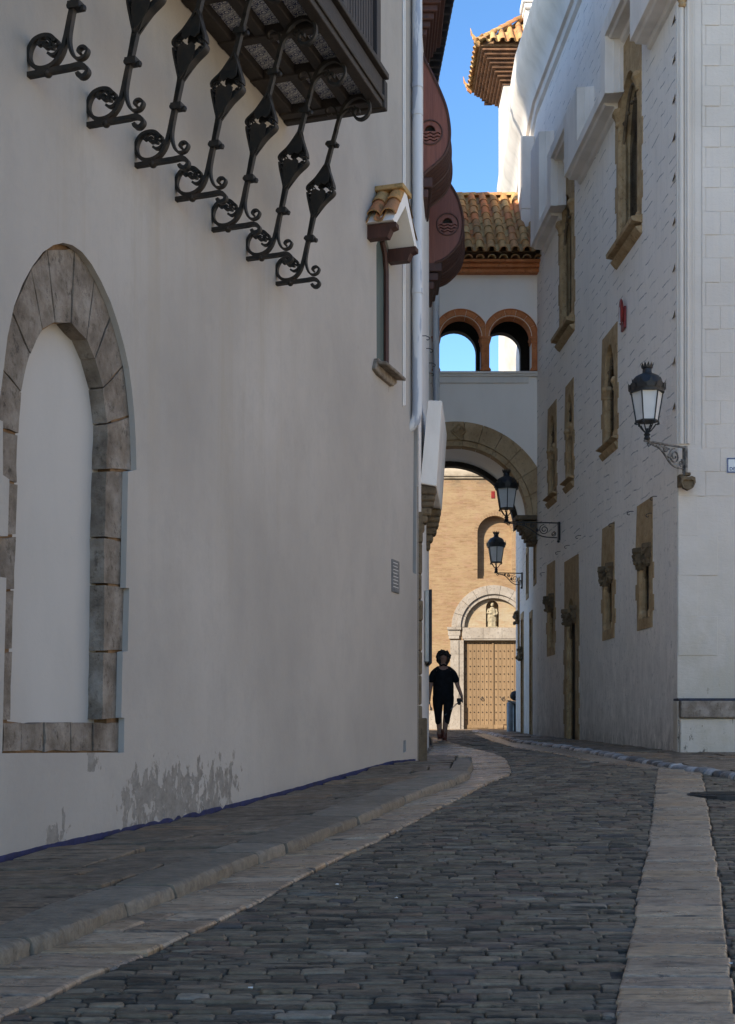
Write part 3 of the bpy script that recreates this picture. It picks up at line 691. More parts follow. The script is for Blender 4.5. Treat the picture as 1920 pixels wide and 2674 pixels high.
def bracket_mb():
    mb=MB(); mb.tk=.84; K=1/414.0
    c=lambda L:[((x-1068)*K,(1095-y)*K) for x,y in L]
    w=.043
    mb.ribbon(c([(1060,1093),(1200,1091)]),w,.036)
    mb.ribbon(smoothpts(c([(1195,1091),(1218,1090),(1234,1098),(1240,1110),(1230,1120),(1217,1118),(1212,1108)])),w,[.036]*12+[.03]*25)
    for x in (1125,): mb.ball(((x-1068)*K,0,.0),.03,0,8,5)
    # large C scroll sweeping into the strut
    mb.ribbon(smoothpts(c([(1143,1035),(1128,1030),(1113,1018),(1098,1020),(1108,1004),(1125,1003)])),w*.8,.018)
    mb.ribbon(smoothpts(c([(1150,1018),(1135,1004),(1112,1000),(1088,1007),(1074,1025),(1070,1048),(1080,1068),(1100,1081),(1125,1082),(1148,1072),(1166,1050),(1178,1015),(1190,965),(1203,915),(1213,870)])),w,.030)
    mb.ribbon(smoothpts(c([(1126,1045),(1138,1052),(1152,1048),(1166,1030)])),w*.8,.02)
    mb.ribbon(spiral((1122-1068)*K,(1095-1022)*K,.034,.012,90,-300),w*.8,.014)
    mb.ribbon(spiral((1148-1068)*K,(1095-1024)*K,.030,.012,200,-200),w*.8,.012)
    # second strap and right foot curl
    mb.ribbon(smoothpts(c([(1216,870),(1207,915),(1196,965),(1188,1010),(1190,1040),(1200,1064),(1215,1074),(1232,1070),(1240,1056),(1232,1046),(1220,1046),(1214,1054),(1220,1062)])),w*.9,.020)
    # strut
    mb.ribbon(c([(1196,950),(1206,905),(1217,855)]),w,[.040,.044,.05])
    mb.ribbon(c([(1268,680),(1278,645),(1291,600),(1308,545)]),w,[.046,.042,.038,.034])
    # lozenge basket: leaves in two planes, with rolled gaps
    ax=(1215,862); tx=(1272,668)
    def leaf(side,lo,K_=1):
        A=ax if lo else tx; mid=(1247,765)
        P=[A,((A[0]*.5+mid[0]*.5)+side*27,(A[1]*.5+mid[1]*.5)),(mid[0]+side*49,mid[1]+(18 if lo else -20)),(mid[0]+side*50,mid[1]+(3 if lo else -4))]
        return smoothpts(c(P))
    for s_ in (-1,1):
        for lo in (True,False): 
            L=leaf(s_,lo); mb.ribbon(L,.075,.018)
        mb.ribbon(spiral((1247+s_*36-1068)*K,(1095-756)*K,.032,.010,90+s_*60,90+s_*60-s_*420),.04,.012)
        mb.ribbon(spiral((1245+s_*36-1068)*K,(1095-782)*K,.030,.010,-90-s_*60,-90-s_*60+s_*420),.04,.012)
    # front/back plates of the basket (normal along the wall)
    for sy in (-1,1):
        for (pts,y0,y1) in (([ (1206,862),(1226,862),(1268,800),(1272,776),(1260,764),(1248,772),(1232,762),(1218,772),(1214,792)],.014,.055),([(1263,668),(1280,668),(1286,722),(1284,742),(1270,752),(1256,744),(1240,754),(1228,744),(1230,728)],.014,.055)):
            q=c(pts); n=len(q)
            off=[y0,y0]+[y1]*(len(q)-2)
            vs=[(x,sy*o,z) for (x,z),o in zip(q,off)]+[(x,sy*(o-.010),z) for (x,z),o in zip(q,off)]
            mb.add(vs,[tuple(range(n)),tuple(range(n,2*n))[::-1]]+[(i,(i+1)%n,n+(i+1)%n,n+i) for i in range(n)])
    # collars with bolts
    for (x,y,a) in ((1290,597,.25),(1205,938,.22)):
        px,pz=(x-1068)*K,(1095-y)*K
        mb.box((px-.04,-.036,pz-.022),(px+.04,.036,pz+.022)); mb.ball((px+.052,0,pz-.02),.022,0,6,4); mb.ball((px-.05,0,pz+.012),.017,0,6,4)
    # top: big right scroll and small left curl
    mb.ribbon(smoothpts(c([(1303,560),(1316,515),(1332,475),(1352,450),(1380,436),(1408,437),(1430,455),(1439,482),(1430,508),(1408,521),(1386,514),(1376,496),(1384,480),(1396,484),(1395,495)])),w,[.034]*40+[.024]*100)
    mb.ribbon(spiral((1370-1068)*K,(1095-480)*K,.034,.012,60,-330),w*.8,.014)
    mb.ribbon(smoothpts(c([(1318,520),(1312,490),(1303,466),(1288,456),(1272,462),(1268,476),(1278,488),(1290,484)])),w*.8,.018)
    mb.ribbon(smoothpts(c([(1316,515),(1330,492),(1350,478),(1366,476)])),w*.8,.02)
    return mb
bm_=bracket_mb(); first=None
px0=[75,230,355,460,555,645,722]; zbar=EYE+4.03
for i,x in enumerate(px0[::-1]):
    u=lpx(x,742)[0]
    if first is None:
        o=bm_.build('bracket',M['iron'],BAL,smooth=True,bevel=.003,world=False); first=o
    else: o=first.copy(); C.objects.link(o); o.parent=BAL
    p=Vector(LW(u,zbar,0)); o.matrix_parent_inverse=Matrix.Identity(4); o.location=p-H1.location+ (Vector((0,0,0))); o.rotation_euler=(0,0,-.3149)
    o['_w']=1
# place via world matrix (robust against the parents' offsets)
bpy.context.view_layer.update()
k=0
for o in [o for o in C.objects if o.get('_w')]:
    x=px0[::-1][k]; u=lpx(x,742)[0]; k+=1
    o.matrix_parent_inverse=BAL.matrix_world.inverted(); o.location=LW(u,zbar,0); del o['_w']
ZB=EYE+5.60; UF=12.35; UN=3.0; PD=.96
BX=lambda u,d,z: LW(u,z,d)
mb=MB()
for d0,d1 in ((.0,.13),(.33,.42),(.60,.69)): mb.box((UN,d0,ZB),(UF,d1,ZB+.10),0,BX)
u=UF-.06; cross=[]
while u>UN: cross.append(u); u-=.64
for u in cross: mb.box((u-.05,.002,ZB-.012),(u+.05,PD-.002,ZB+.098),0,BX)
mb.build('floor_beam',M['brown_wood'],BAL,bevel=.006)
mb=MB()
mb.box((UN,PD-.10,ZB-.02),(UF+.01,PD,ZB+.24),0,BX); mb.box((UF-.0,-.0,ZB-.025),(UF+.09,PD+.02,ZB+.235),0,BX)
mb.box((UN,PD-.16,ZB+.245),(UF+.06,PD+.045,ZB+.30),0,BX)
mb.box((UN,PD+.0015,ZB+.03),(UF,PD+.022,ZB+.075),0,BX)
mb.build('fascia',M['brown_wood'],BAL,bevel=.012,seg=2)
mb=MB(); mb.box((UN,.0,ZB+.075),(UF,PD-.02,ZB+.09),0,BX); mb.build('soffit_tiles',M['azul'],BAL,recalc=False)
mb=MB()
u=UF-.0; i=0
mb.box((UN,PD-.14,ZB+.30),(UF-.02,PD-.11,ZB+3.6),0,BX)
while u>UN+2:
    wide=.11 if i%12==0 else .05
    mb.box((u-wide,PD-.11,ZB+.305),(u,PD-.045+(.03 if wide>.06 else 0),ZB+3.6),0,BX); u-=wide+.018; i+=1
mb.box((UF-.025,.02,ZB+.3),(UF+.005,PD-.12,ZB+3.6),0,BX)
mb.build('shutter',M['shutter'],BAL,bevel=.004)

# ------------------------------------------------------------------ second house on the left
H2=thing('town_house','white house behind the near one, with two bulging red brown wooden balconies','house',(.3,20,1.1))
mb=MB(); U=[16.66,17.5,18.5,19.5,20.5,22,24,26,28.6,31]
vs=[(wallX(u),u,-1) for u in U]+[(wallX(u),u,14.9) for u in U]; n=len(U)
mb.add(vs,[(i,i+1,n+i+1,n+i) for i in range(n-1)])
mb.add([(1.32,31,-1),(1.32,31,14.9),(-11,32,14.9),(-11,32,-1),(-11,17,-1),(-11,17,14.9),(.63,16.66,14.9)],[(0,1,2,3),(3,2,5,4),(1,6,5,2)])
mb.build('wall',M['white'],H2,recalc=False)
# tiled eave high up, dying into the wall as the roof hips back
ed=lambda u: max(.02,.46-.085*(u-24.1))
mb=MB(); us_=[22,23,24,25,26,27,28.5]
for (z0,z1,k_) in ((14.6,14.7,0),(14.705,14.78,-.06)):
    vs=[]
    for u in us_: vs+=[(wallX(u)-.2,u,z0),(wallX(u)+ed(u)+k_,u,z0),(wallX(u)+ed(u)+k_,u,z1),(wallX(u)-.2,u,z1)]
    mb.add(vs,[(i*4+a,i*4+(a+1)%4,i*4+4+(a+1)%4,i*4+4+a) for i in range(len(us_)-1) for a in range(4)]+[(0,1,2,3),(24,25,26,27)])
u=22.05
while u<28.3: mb.box((u,-.1,14.45),(u+.09,max(ed(u)-.03,.03),14.6),0,lambda u,d,z:W2M(u,z,d)); u+=.28
mb.build('eave',M['brown_wood'],H2,bevel=.01)
mb=MB(); u=22.0
while u<28.5:
    barrel(mb,Vector((wallX(u)+ed(u)+.03,u,14.80)),Vector((-.9,0,.35)),Vector((0,1,0)),Vector((.35,0,.9)),.9,.09,.08); u+=.2
mb.build('roof_tiles',M['tile'],H2,smooth=True)
def emblem_cut(cx,cz,r):
    # sun over three waves: holes in a panel
    holes=[]
    a=[(cx+.48*r*cos(radians(t)),cz+.12*r+.52*r*sin(radians(t))) for t in range(0,181,15)]; holes.append(a)
    for k,zz in enumerate((-.08,-.38,-.66)):
        half=(.93,.84,.62)[k]; P=[]; n=16
        for i in range(n+1):
            x=-half+2*half*i/n; P.append((cx+x*r,cz+(zz+.07*cos(x*3*pi))*r+.055*r))
        for i in range(n,-1,-1):
            x=-half+2*half*i/n; P.append((cx+x*r,cz+(zz+.07*cos(x*3*pi))*r-.055*r))
        holes.append(P)
    return holes
def bow_balcony(Y,pts,ctr,r,length,xl,band):
    """side panel outline pts (photo survey) at depth Y; belly front runs back along the lane"""
    B=thing('balcony','','');del B['label'];del B['category'];B.parent=H2;B.matrix_parent_inverse=Matrix.Translation(H2.location).inverted()
    bpy.context.view_layer.update()
    P=[((x-CX)/F*Y,EYE+(HY-y)/F*Y) for x,y in pts]; e=((ctr[0]-CX)/F*Y,EYE+(HY-ctr[1])/F*Y); rr=r/F*Y
    sh=.079
    MM=lambda x,z,d:(x-d*sh,Y-d,z)
    mb=MB(); mb.prism(P,emblem_cut(e[0],e[1],rr),MM,-.05,0); mb.build('side_panel',M['red_wood'],B,recalc=False)
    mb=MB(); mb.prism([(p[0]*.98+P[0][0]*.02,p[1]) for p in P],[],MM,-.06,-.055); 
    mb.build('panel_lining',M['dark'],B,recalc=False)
    mb=MB()
    ring=[(e[0]+rr*1.06*cos(t/24*2*pi),e[1]+rr*1.06*sin(t/24*2*pi)) for t in range(25)]
    mb.tube([(p[0],Y-.002,p[1]) for p in ring],.012,6); mb.build('emblem_ring',M['red_wood_dark'],B,smooth=True)
    # belly front
    mb=MB(); C2=smoothpts(P[1:-1],4); n=len(C2); vs=[]
    for (x,z) in C2: vs.append((x+.005,Y+.002,z))
    for (x,z) in C2: vs.append((x+.005+length*sh,Y+length,z))
    mb.add(vs,[(i,i+1,n+i+1,n+i) for i in range(n-1)])
    # raised outer rib
    for off in (.0,length-.03,length*.5):
        mb.tube([(x+off*sh,Y+off,z) for x,z in C2],.022,6)
    k=10
    for j in range(1,k):
        o=length*j/k; mb.tube([(x+o*sh+.004,Y+o,z) for x,z in C2],.008,4)
    mb.build('belly_front',M['red_wood_dark'],B,smooth=True)
    # stepped corbel moulding beneath
    mb=MB(); zb=P[-1][1] if P[-1][1]<P[0][1] else P[0][1]
    for j,(w,h) in enumerate(band):
        mb.box((P[0][0]-.15,Y+.0-.0*j,zb-h-.12),(P[0][0]+w,Y+length*(1-.1*j),zb-h+.02*(j==0)),0)
    mb.build('corbel_moulding',M['red_wood_dark'],B,bevel=.012)
    return B
bow_balcony(18.2,[(1088,100),(1093.5,100),(1104,144),(1128,192),(1150,240),(1165,280),(1173,321),(1175,354),(1171,383),(1158,409),(1136,431),(1117,446),(1099,464),(1088,466)],(1123,346),30,1.25,0,[(.22,.0),(.16,.14),(.08,.26)])
bow_balcony(20.5,[(1121,440),(1150,448),(1173,478),(1191,508),(1202,538),(1209.6,575),(1208,604),(1200,634),(1180,660),(1158,678),(1136,686),(1121,688)],(1169,586),27,1.15,0,[(.20,.0),(.14,.14),(.08,.27)])
# underside mouldings of the balcony on the floor above
mb=MB(); Y=17.9
for j in range(5):
    z0=EYE+(HY-(92-j*16))/F*Y; w=.06+.045*j; x0=wallX(Y)-.1
    mb.box((x0,Y-.05*j,z0),(wallX(Y)+w,Y+1.1,z0+.1))
mb.box((wallX(Y)-.1,Y-.26,EYE+(HY-18)/F*Y),(wallX(Y)+.30,Y+1.1,EYE+(HY+40)/F*Y+.8))
mb.build('upper_corbel',M['red_wood_dark'],H2,bevel=.012)
# downpipe 2
q=(1.45,28.35); mbp=pipe_run('downpipe',[(q[0],q[1],17),(q[0],q[1],8.0)],.07,H2,M['pipe'],[EYE+(HY-y_)/F*28.3 for y_ in (1005,180)])
# white closed parapet balcony on stone corbels
PB=thing('balcony','','');del PB['label'];del PB['category'];PB.parent=H2;PB.matrix_parent_inverse=Matrix.Translation(H2.location).inverted()
bpy.context.view_layer.update()
def s17(x,y,Y=17.5): return ((x-CX)/F*Y,EYE+(HY-y)/F*Y)
mb=MB(); mb.prism([s17(1098,1262),s17(1140,1270),s17(1155,1046),s17(1118,1045)],[],lambda x,z,d:(x+(17.5-(17.5-d)) *-.09,17.5-d,z),-2.0,0,back=True); mb.build('parapet',M['mould'],PB,bevel=.01)
for Y in (17.52,19.3):
    mb=MB()
    for k,(a,b,c_,d_) in enumerate(((1094,1268,1140,1290),(1094,1290,1137,1306),(1094,1306,1134,1322),(1094,1322,1128,1342),(1094,1342,1118,1362),(1094,1362,1110,1385))):
        x0,z1=s17(a,b); x1,z0=s17(c_,d_); sh=(Y-17.52)*.09; mb.box((x0-.1+sh,Y+.015*k,z0),(x1+sh,Y+.4-.02*k,z1-.002))
    mb.build('stone_corbel',M['sand_dark'],PB,bevel=.02)
# rough stone door jamb of house 2
mb=MB(); z=.8
while z<4.2:
    h=random.uniform(.22,.4); w=random.choice((.085,.10,.075)); 
    mb.box((.60,16.72,z+.006),(.63+w*.62,16.72+random.uniform(.3,.5),z+h-.006)); z+=h
mb.box((.60,16.70,.8),(.745,17.1,1.62))
mb.build('door_jamb',M['sand_dark'],H2,bevel=.02,seg=2)
# notice board, edge on
NB=thing('notice_board','tall slim black edged board mounted edge on to the stone jamb at lane level','board',(.82,18.6,EYE+(HY-1635)/F*18.6))
mb=MB(); mb.box((-.02,-.0,-.49),(.035,.9,.50)); mb.build('panel',M['board'],NB,world=False,bevel=.004)
mb=MB(); mb.box((.0352,-.015,-.52),(.075,.93,.51)); mb.build('rim',M['black'],NB,world=False,bevel=.006)
for z in (-.3,.3): mb=MB(); mb.box((-.12,.2,z-.02),(-.0205,.24,z+.02)); mb.build('mount',M['black'],NB,world=False)

# ------------------------------------------------------------------ bridge
BY=28.6; kb=BY/F
bx=lambda x:(x-CX)*kb
bz=lambda y:EYE+(HY-y)*kb
BR=thing('arched_bridge','white covered footbridge over the lane with twin terracotta arches and tiled roof','bridge',(2.5,BY,6.5))
XL,XR=1.22,3.66; BD=2.2
cxa,cza,ra=bx(1190),bz(1350),187*kb; ro=249*kb
def clip_arc(r,x_left,x_right,n=36):
    P=[(cxa+r*cos(radians(t)),cza+r*sin(radians(t))) for t in [180*i/n for i in range(n+1)]]
    return [p for p in P if x_left<=p[0]<=x_right]
Fm=frontal(BY)
# front wall: above arch, two loggia openings
a_out=clip_arc(ro,XL+.001,XR-.001)
def loggia(cx,r,zs,zb,n=18): return [(cx+r,zb)]+arc(cx,zs,r,0,180,n)+[(cx-r,zb)]
zs=bz(880); zo=bz(969)
c1,c2=bx(1203),bx(1333); ri=53*kb; rt=73*kb
op1=loggia(c1,ri+.02,zs,zo); op2=loggia(c2,ri+.02,zs,zo)
zr=[p for p in a_out]
low=[(XR,zr[0][1])]+zr+[(XL,zr[-1][1])]
mb=MB(); mb.prism(low+[(XL,bz(690)),(XR,bz(690))],[op1,op2],Fm,-.35,0); mb.build('wall',M['white2'],BR,recalc=False)
# back wall with arches
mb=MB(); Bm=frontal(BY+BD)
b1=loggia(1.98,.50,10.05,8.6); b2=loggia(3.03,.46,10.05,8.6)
mb.prism([(XR,cza+.2)]+[(p[0],p[1]) for p in clip_arc(ra-.06,XL,XR)]+[(XL,cza+1),(XL,bz(690)),(XR+.2,bz(690)),(XR+.2,cza+.2)],[b1,b2],Bm,.25,.0,back=True); mb.build('back_wall',M['loggia_shade'],BR,recalc=False)  # near-black colour stands in for the shaded loggia interior
# soffit + floor + ceiling
mb=MB(); A=clip_arc(ra+.05,XL,XR+.2); n=len(A)
mb.add([(x,BY+.35,z) for x,z in A]+[(x,BY+BD,z) for x,z in A],[(i,i+1,n+i+1,n+i) for i in range(n-1)])
mb.build('soffit',M['white2'],BR,recalc=False,smooth=True)
mb=MB(); mb.box((XL,BY+.1,8.45),(XR+.2,BY+BD-.1,8.6)); mb.build('loggia_floor',M['brown_wood'],BR); mb=MB(); mb.box((XL,BY+.1,10.9),(XR+.2,BY+BD-.05,11.2)); mb.build('loggia_ceiling',M['brown_wood'],BR)
# stone ring in voussoirs
mb=MB(); t0=2
for a,b in ((0,16),(16,31),(31,46),(46,60),(60,73),(73,84.5),(84.5,98),(98,111)):
    q=arc(cxa,cza,ro,a+.15,b-.15,6); q=[p for p in q]; q2=arc(cxa,cza,ra+.12,b-.15,a+.15,6)
    P=[(min(max(x,XL+.01),XR-.01),z) for x,z in q+q2]
    mb.prism(P,[],Fm,-.36,.018)
    q=arc(cxa,cza,ra+.117,a+.15,b-.15,6); q2=arc(cxa,cza,ra,b-.15,a+.15,6)
    P=[(min(max(x,XL+.01),XR-.01),z) for x,z in q+q2]; mb.prism(P,[],Fm,-.36,-.022)
mb.build('arch_ring',M['arch_stone'],BR,recalc=True,bevel=.006)
# diamond badge with waves
mb=MB(); ex,ez=bx(1198),bz(1126); R=22*kb
def dia(s): return [(ex+s*R,ez),(ex,ez+s*R),(ex-s*R,ez),(ex,ez-s*R)]
mb.prism(dia(1),[dia(.8)],Fm,.0,.06); mb.prism(dia(.8),[],Fm,.0,.035)
for k,(zz,hf) in enumerate(((.12,.55),(-.06,.66),(-.26,.5))):
    P=[(ex+x*R,Fm(0,0,.045)[1],ez+(zz+.06*cos(x*9))*R) for x in [(-hf+2*hf*i/14) for i in range(15)]]; mb.tube(P,.010,5)
mb.ball((ex,Fm(0,0,.03)[1],ez+.32*R),.05)
mb.build('stone_badge',M['sand'],BR,bevel=.004)
# terracotta arches and columns
for c_ in (c1,c2):
    mb=MB()
    for k in range(7):
        a,b=180*k/7+.4,180*(k+1)/7-.4
        q=arc(c_,zs,rt,a,b,5)+arc(c_,zs,ri+.03,b,a,5); q=[(min(max(x,XL+.01),(c1+c2)/2-.002 if c_==c1 else XR-.01),z) if c_==c1 else (max(x,(c1+c2)/2+.002),z) for x,z in q]
        q=[(min(x,XR-.03),z) for x,z in q]; mb.prism(q,[],Fm,-.34,.02)
        q=arc(c_,zs,ri+.028,a,b,5)+arc(c_,zs,ri,b,a,5); mb.prism(q,[],Fm,-.34,-.02)
    P=[(p[0],Fm(0,0,.03)[1],p[1]) for p in arc(c_,zs,rt-.01,4,176,26)]
    P=[p for p in P if (p[0]<(c1+c2)/2 if c_==c1 else (c1+c2)/2<p[0]<XR-.03)]; mb.tube(P,.014,5)
    mb.build('loggia_arch',M['terra'],BR,recalc=True)
def column(xa,xb):
    mb=MB(); h0=zo; h1=zs
    mb.prism([(xa+.03,h0+.06),(xb-.03,h0+.06),(xb-.03,h1-.12),(xa+.03,h1-.12)],[],Fm,-.3,.02)
    for (e,z0,z1,dd) in ((.0,h0,h0+.035,.05),(.012,h0+.035,h0+.062,.035),(.018,h1-.125,h1-.10,.03),(.006,h1-.10,h1-.035,.035),(-.012,h1-.035,h1+.005,.05)):
        mb.prism([(xa+e,z0),(xb-e,z0),(xb-e,z1),(xa+e,z1)],[],Fm,-.32,dd)
    xm=(xa+xb)/2
    for k in range(6):
        z=h0+.14+k*.075; mb.ball((xm,BY-.02,z),.022,0,6,4,1.2,.6,1)
    for s_ in (-1,1): mb.ball((xm+s_*(xb-xa)*.33,BY-.04,h1-.06),.026,0,8,5)
    return mb.build('loggia_column',M['terra'],BR,bevel=.004)
column(bx(1254),bx(1282)); column(bx(1385),bx(1412)); column(bx(1128),bx(1150))
mb=MB()
for (y0,y1,dd,xe) in ((972,978,.09,XR),(978,984,.06,XR),(984,1001,.035,bx(1381))):
    mb.prism([(XL,bz(y1)),(xe,bz(y1)),(xe,bz(y0)),(XL,bz(y0))],[],Fm,-.2,dd)
mb.build('sill_moulding',M['mould'],BR,bevel=.008)
# arch springer corbel, carved
mb=MB(); X0,X1=bx(1346),bx(1402)
mb.box((X0,BY-.06,bz(1358)),(X1,BY+.5,bz(1346)));
for k in range(6):
    f=k/6; mb.box((X0+.02+f*.30,BY-.03+.02*k,bz(1372+k*10)),(X1,BY+.4,bz(1361+k*10)))
random.seed(3)
for k in range(60):
    t=random.random(); mb.ball((X0+.06+t*.34+random.random()*.08,BY-.03+random.random()*.06,bz(1360+t*55+random.random()*8)),random.uniform(.03,.06),0,6,4)
mb.build('springer_corbel',M['sand_dark'],BR,bevel=.01)
# roof
mb=MB(); EY,EZ=BY-.42,bz(668)-.05; RY=BY+2.0; RZ=EYE+(HY-516)/F*RY
dn=Vector((0,EY-RY,EZ-RZ)).normalized(); ac=Vector((1,0,0)); nn=Vector((0,-dn.z,dn.y)); 
if nn.z<0: nn=-nn
Lr=math.hypot(EY-RY,EZ-RZ); sp=.245; nr=8; step=Lr/nr
x=XL-.08
while x<XR+.05:
    for r_ in range(nr):
        j=random.uniform(-.008,.008)
        barrel(mb,Vector((x+j,RY,RZ))+dn*(r_*step)+nn*(.045+random.uniform(0,.008)),dn,ac,nn,step+.06,.072,.092,.014)
        barrel(mb,Vector((x+sp/2+j,RY,RZ))+dn*(r_*step)+nn*.075,dn,ac,nn,step+.04,.088,.078,.014,up=False)
    barrel(mb,Vector((x,EY+.12,EZ-.14)),Vector((0,-1,-.15)),ac,Vector((0,-.15,1)),.2,.085,.09,.016); x+=sp
x=XL
while x<XR:
    barrel(mb,Vector((x,RY+.0,RZ+.02)),Vector((1,0,0)),Vector((0,1,0)),Vector((0,0,1)),.34,.10,.115,.016); x+=.30
mb.build('roof',M['tile'],BR,smooth=True)
mb=MB()
mb.add([(XL,EY+.03,EZ+.0),(XR+.05,EY+.03,EZ+.0),(XR+.05,RY,RZ-.02),(XL,RY,RZ-.02),(XL,RY+2.0,EZ),(XR+.05,RY+2.0,EZ)],[(0,1,2,3),(3,2,5,4),(0,4,5,1)])
mb.build('roof_deck',M['mortar'],BR,recalc=False)
mb=MB(); mb.box((XL,EY+.04,EZ-.20),(XR,BY,EZ-.145)); mb.box((XL,EY+.14,EZ-.28),(XR,BY,EZ-.205)); mb.box((XL,EY+.22,EZ-.36),(XR,BY-.001,EZ-.285)); mb.build('eave_course',M['terra'],BR,bevel=.006)

# ------------------------------------------------------------------ right building
RB=thing('palace','white building along the right side with scored render and gothic sandstone windows','building',(4.2,22,1.2))
def pointed(u0,u1,z0,z1,n=7):
    w=u1-u0; um=(u0+u1)/2; zs=z1-w*.95; L=[]
    for i in range(n+1):
        t=i/n; L.append((u1-(w/2)*(1-cos(t*pi/2))**1.0, zs+(z1-zs)*sin(t*pi/2)))
    R=[(2*um-a,b) for a,b in L[::-1]]
    return [(u1,z0)]+L+R[1:]+[(u0,z0)]
big=[(19.88,21.42,8.95,12.15),(24.72,26.12,8.95,12.15)]
mid=[(21.38,22.42,6.02,7.98),(24.78,25.52,6.02,7.98),(26.42,27.32,6.02,7.98)]
lowr=[(19.26,20.12,2.95,4.82),(21.58,22.42,2.95,4.82),(26.58,27.42,2.95,4.82)]
dr=(24.35,25.62,1.0,4.66)
def gothic(kind,u0,u1,z0,z1,M_=RW,label=None,depth=.30):
    gd=.17 if kind=='big' else .10
    W_=thing('door' if kind=='door' else 'window','','');del W_['label'];del W_['category'];W_.parent=RB;W_.matrix_parent_inverse=Matrix.Translation(RB.location).inverted()
    bpy.context.view_layer.update()
    w=u1-u0; fr=.16*w/.8 if kind!='big' else .17
    top={'big':z1-.55,'mid':z1-.22,'low':z1-.62,'door':z1-.75}[kind]
    ou0,ou1=u0+fr,u1-fr*.8
    op=pointed(ou0,ou1,z0+(.16 if kind!='door' else 0),top)
    P=[]; n=5 if kind!='door' else 8
    hs=[z0+(z1-z0)*(i/n)*.62 for i in range(n+1)]
    right=[];left=[]
    for i in range(n):
        e=.0 if i%2 else .09
        right+= [(u1+e*(i>0),hs[i]),(u1+e*(i>0),hs[i+1])]; e2=.08 if i%2 else 0
        left+= [(u0-e2,hs[i]),(u0-e2,hs[i+1])]
    P=right+[(u1,z1),(u0,z1)]+left[::-1]
    # dedupe
    Q=[]
    for p in P:
        if not Q or math.hypot(Q[-1][0]-p[0],Q[-1][1]-p[1])>.004: Q.append(p)
    mb=MB(); mb.prism(Q,[op],M_,-depth,.012); mb.build('surround',M['sand'],W_,recalc=False)
    mb=MB(); mb.prism([(ou0-.02,z0),(ou1+.02,z0),(ou1+.02,top+.05),(ou0-.02,top+.05)],[],M_,-gd,-gd); mb.build('glass' if kind!='door' else 'leaf',M['glass_dark'] if kind!='door' else M['shutter'],W_,recalc=False)
    # colonnette on the far jamb and near jamb with capitals
    zc={'big':z1-1.12,'mid':z1-1.05,'low':z1-.98,'door':z1-1.25}[kind]; r=.085 if kind=='big' else .06
    for uu,s_ in ((ou1+.01,1),(ou0+.0,-1)):
        mb=MB(); x,y_,_=M_(uu,0,-.06 if kind=='big' else -.05)
        mb.lathe([(r*1.35,z0+.15),(r*1.35,z0+.24),(r,z0+.28),(r,zc)],8,(x,y_,0),rot=pi/8)
        mb.build('colonnette',M['sand'],W_)
    for uu,s_ in ((ou1+.01,1),(ou0+.0,-1)):
        mb=MB(); x,y_,_=M_(uu,0,-.04)
        if kind in('big','mid'):
            k=1.0 if kind=='big' else .8
            mb.lathe([(r,zc),(r*1.25,zc+.03*k),(r*1.1,zc+.07*k),(r*1.45,zc+.15*k),(r*1.8,zc+.19*k),(r*1.8,zc+.23*k),(r*1.5,zc+.27*k)],8,(x,y_,0),rot=pi/8)
        else:
            mb.lathe([(r,zc),(r*1.5,zc+.06),(r*1.9,zc+.24),(r*2.3,zc+.27),(r*2.3,zc+.33)],8,(x-.02,y_,0),rot=pi/8)
            for k in range(34):
                a=random.uniform(0,2*pi); zz=random.uniform(.03,.26); q=r*(1.4+zz*2.2)
                mb.ball((x-.02+q*cos(a),y_+q*sin(a),zc+zz),random.uniform(.018,.036),0,6,4)
        mb.build('capital',M['sand'] if kind in('big','mid') else M['sand_dark'],W_)
    # cusped tracery inside the head
    mb=MB(); zh=top-w*.25
    for i in range(5):
        a=i/4; mb.ball(M_(ou0+(ou1-ou0)*(.12+.76*a),top-.30*w-.15*abs(a-.5)*w,-.05),.035,0,6,4)
    hd=[M_(ou0+(ou1-ou0)*t,top-.62*w+.5*w*sin(pi*t),-.06) for t in [i/10 for i in range(11)]]; mb.tube(hd,.028,5)
    mb.build('tracery',M['sand_dark'],W_)
    if kind in('big','mid'):
        mb=MB(); q=.17 if kind=='big' else .11; h=.14 if kind=='big' else .09
        def sill(a,b,zt,d0_,zb,d1_):
            vs=[M_(a,zt,-.1),M_(b,zt,-.1),M_(b,zt-.05,d0_),M_(a,zt-.05,d0_),M_(a,zb,-.0),M_(b,zb,-.0),M_(b,zb+.03,d1_),M_(a,zb+.03,d1_)]
            mb.add(vs,[(0,1,2,3),(3,2,6,7),(7,6,5,4),(0,3,7,4),(1,2,6,5)])
        sill(u0-.05,u1+.06,z0+.17,q,z0+.17-h,q-.01); sill(u0-.02,u1+.03,z0+.168-h,q*.6,z0+.04-h*1.2,q*.25)
        mb.build('sill',M['sand'],W_)
    return W_
inset=.07
holes=[]
for L in (big,mid,lowr):
    for (a,b,c_,d_) in L: holes.append([(a+inset,c_+inset),(b-inset,c_+inset),(b-inset,d_-inset),(a+inset,d_-inset)])
a,b,c_,d_=dr; holes.append([(a+inset,.4),(b-inset,.4),(b-inset,d_-inset),(a+inset,d_-inset)])
mb=MB(); mb.prism([(18.0,.2),(28.6,.2),(28.6,15.6),(18.0,15.6)],holes,RW,-.3,0); mb.build('wall',M['pr'],RB,recalc=False)
for w_ in big: gothic('big',*w_)
for w_ in mid: gothic('mid',*w_)
for w_ in lowr: gothic('low',*w_)
gothic('door',*dr)
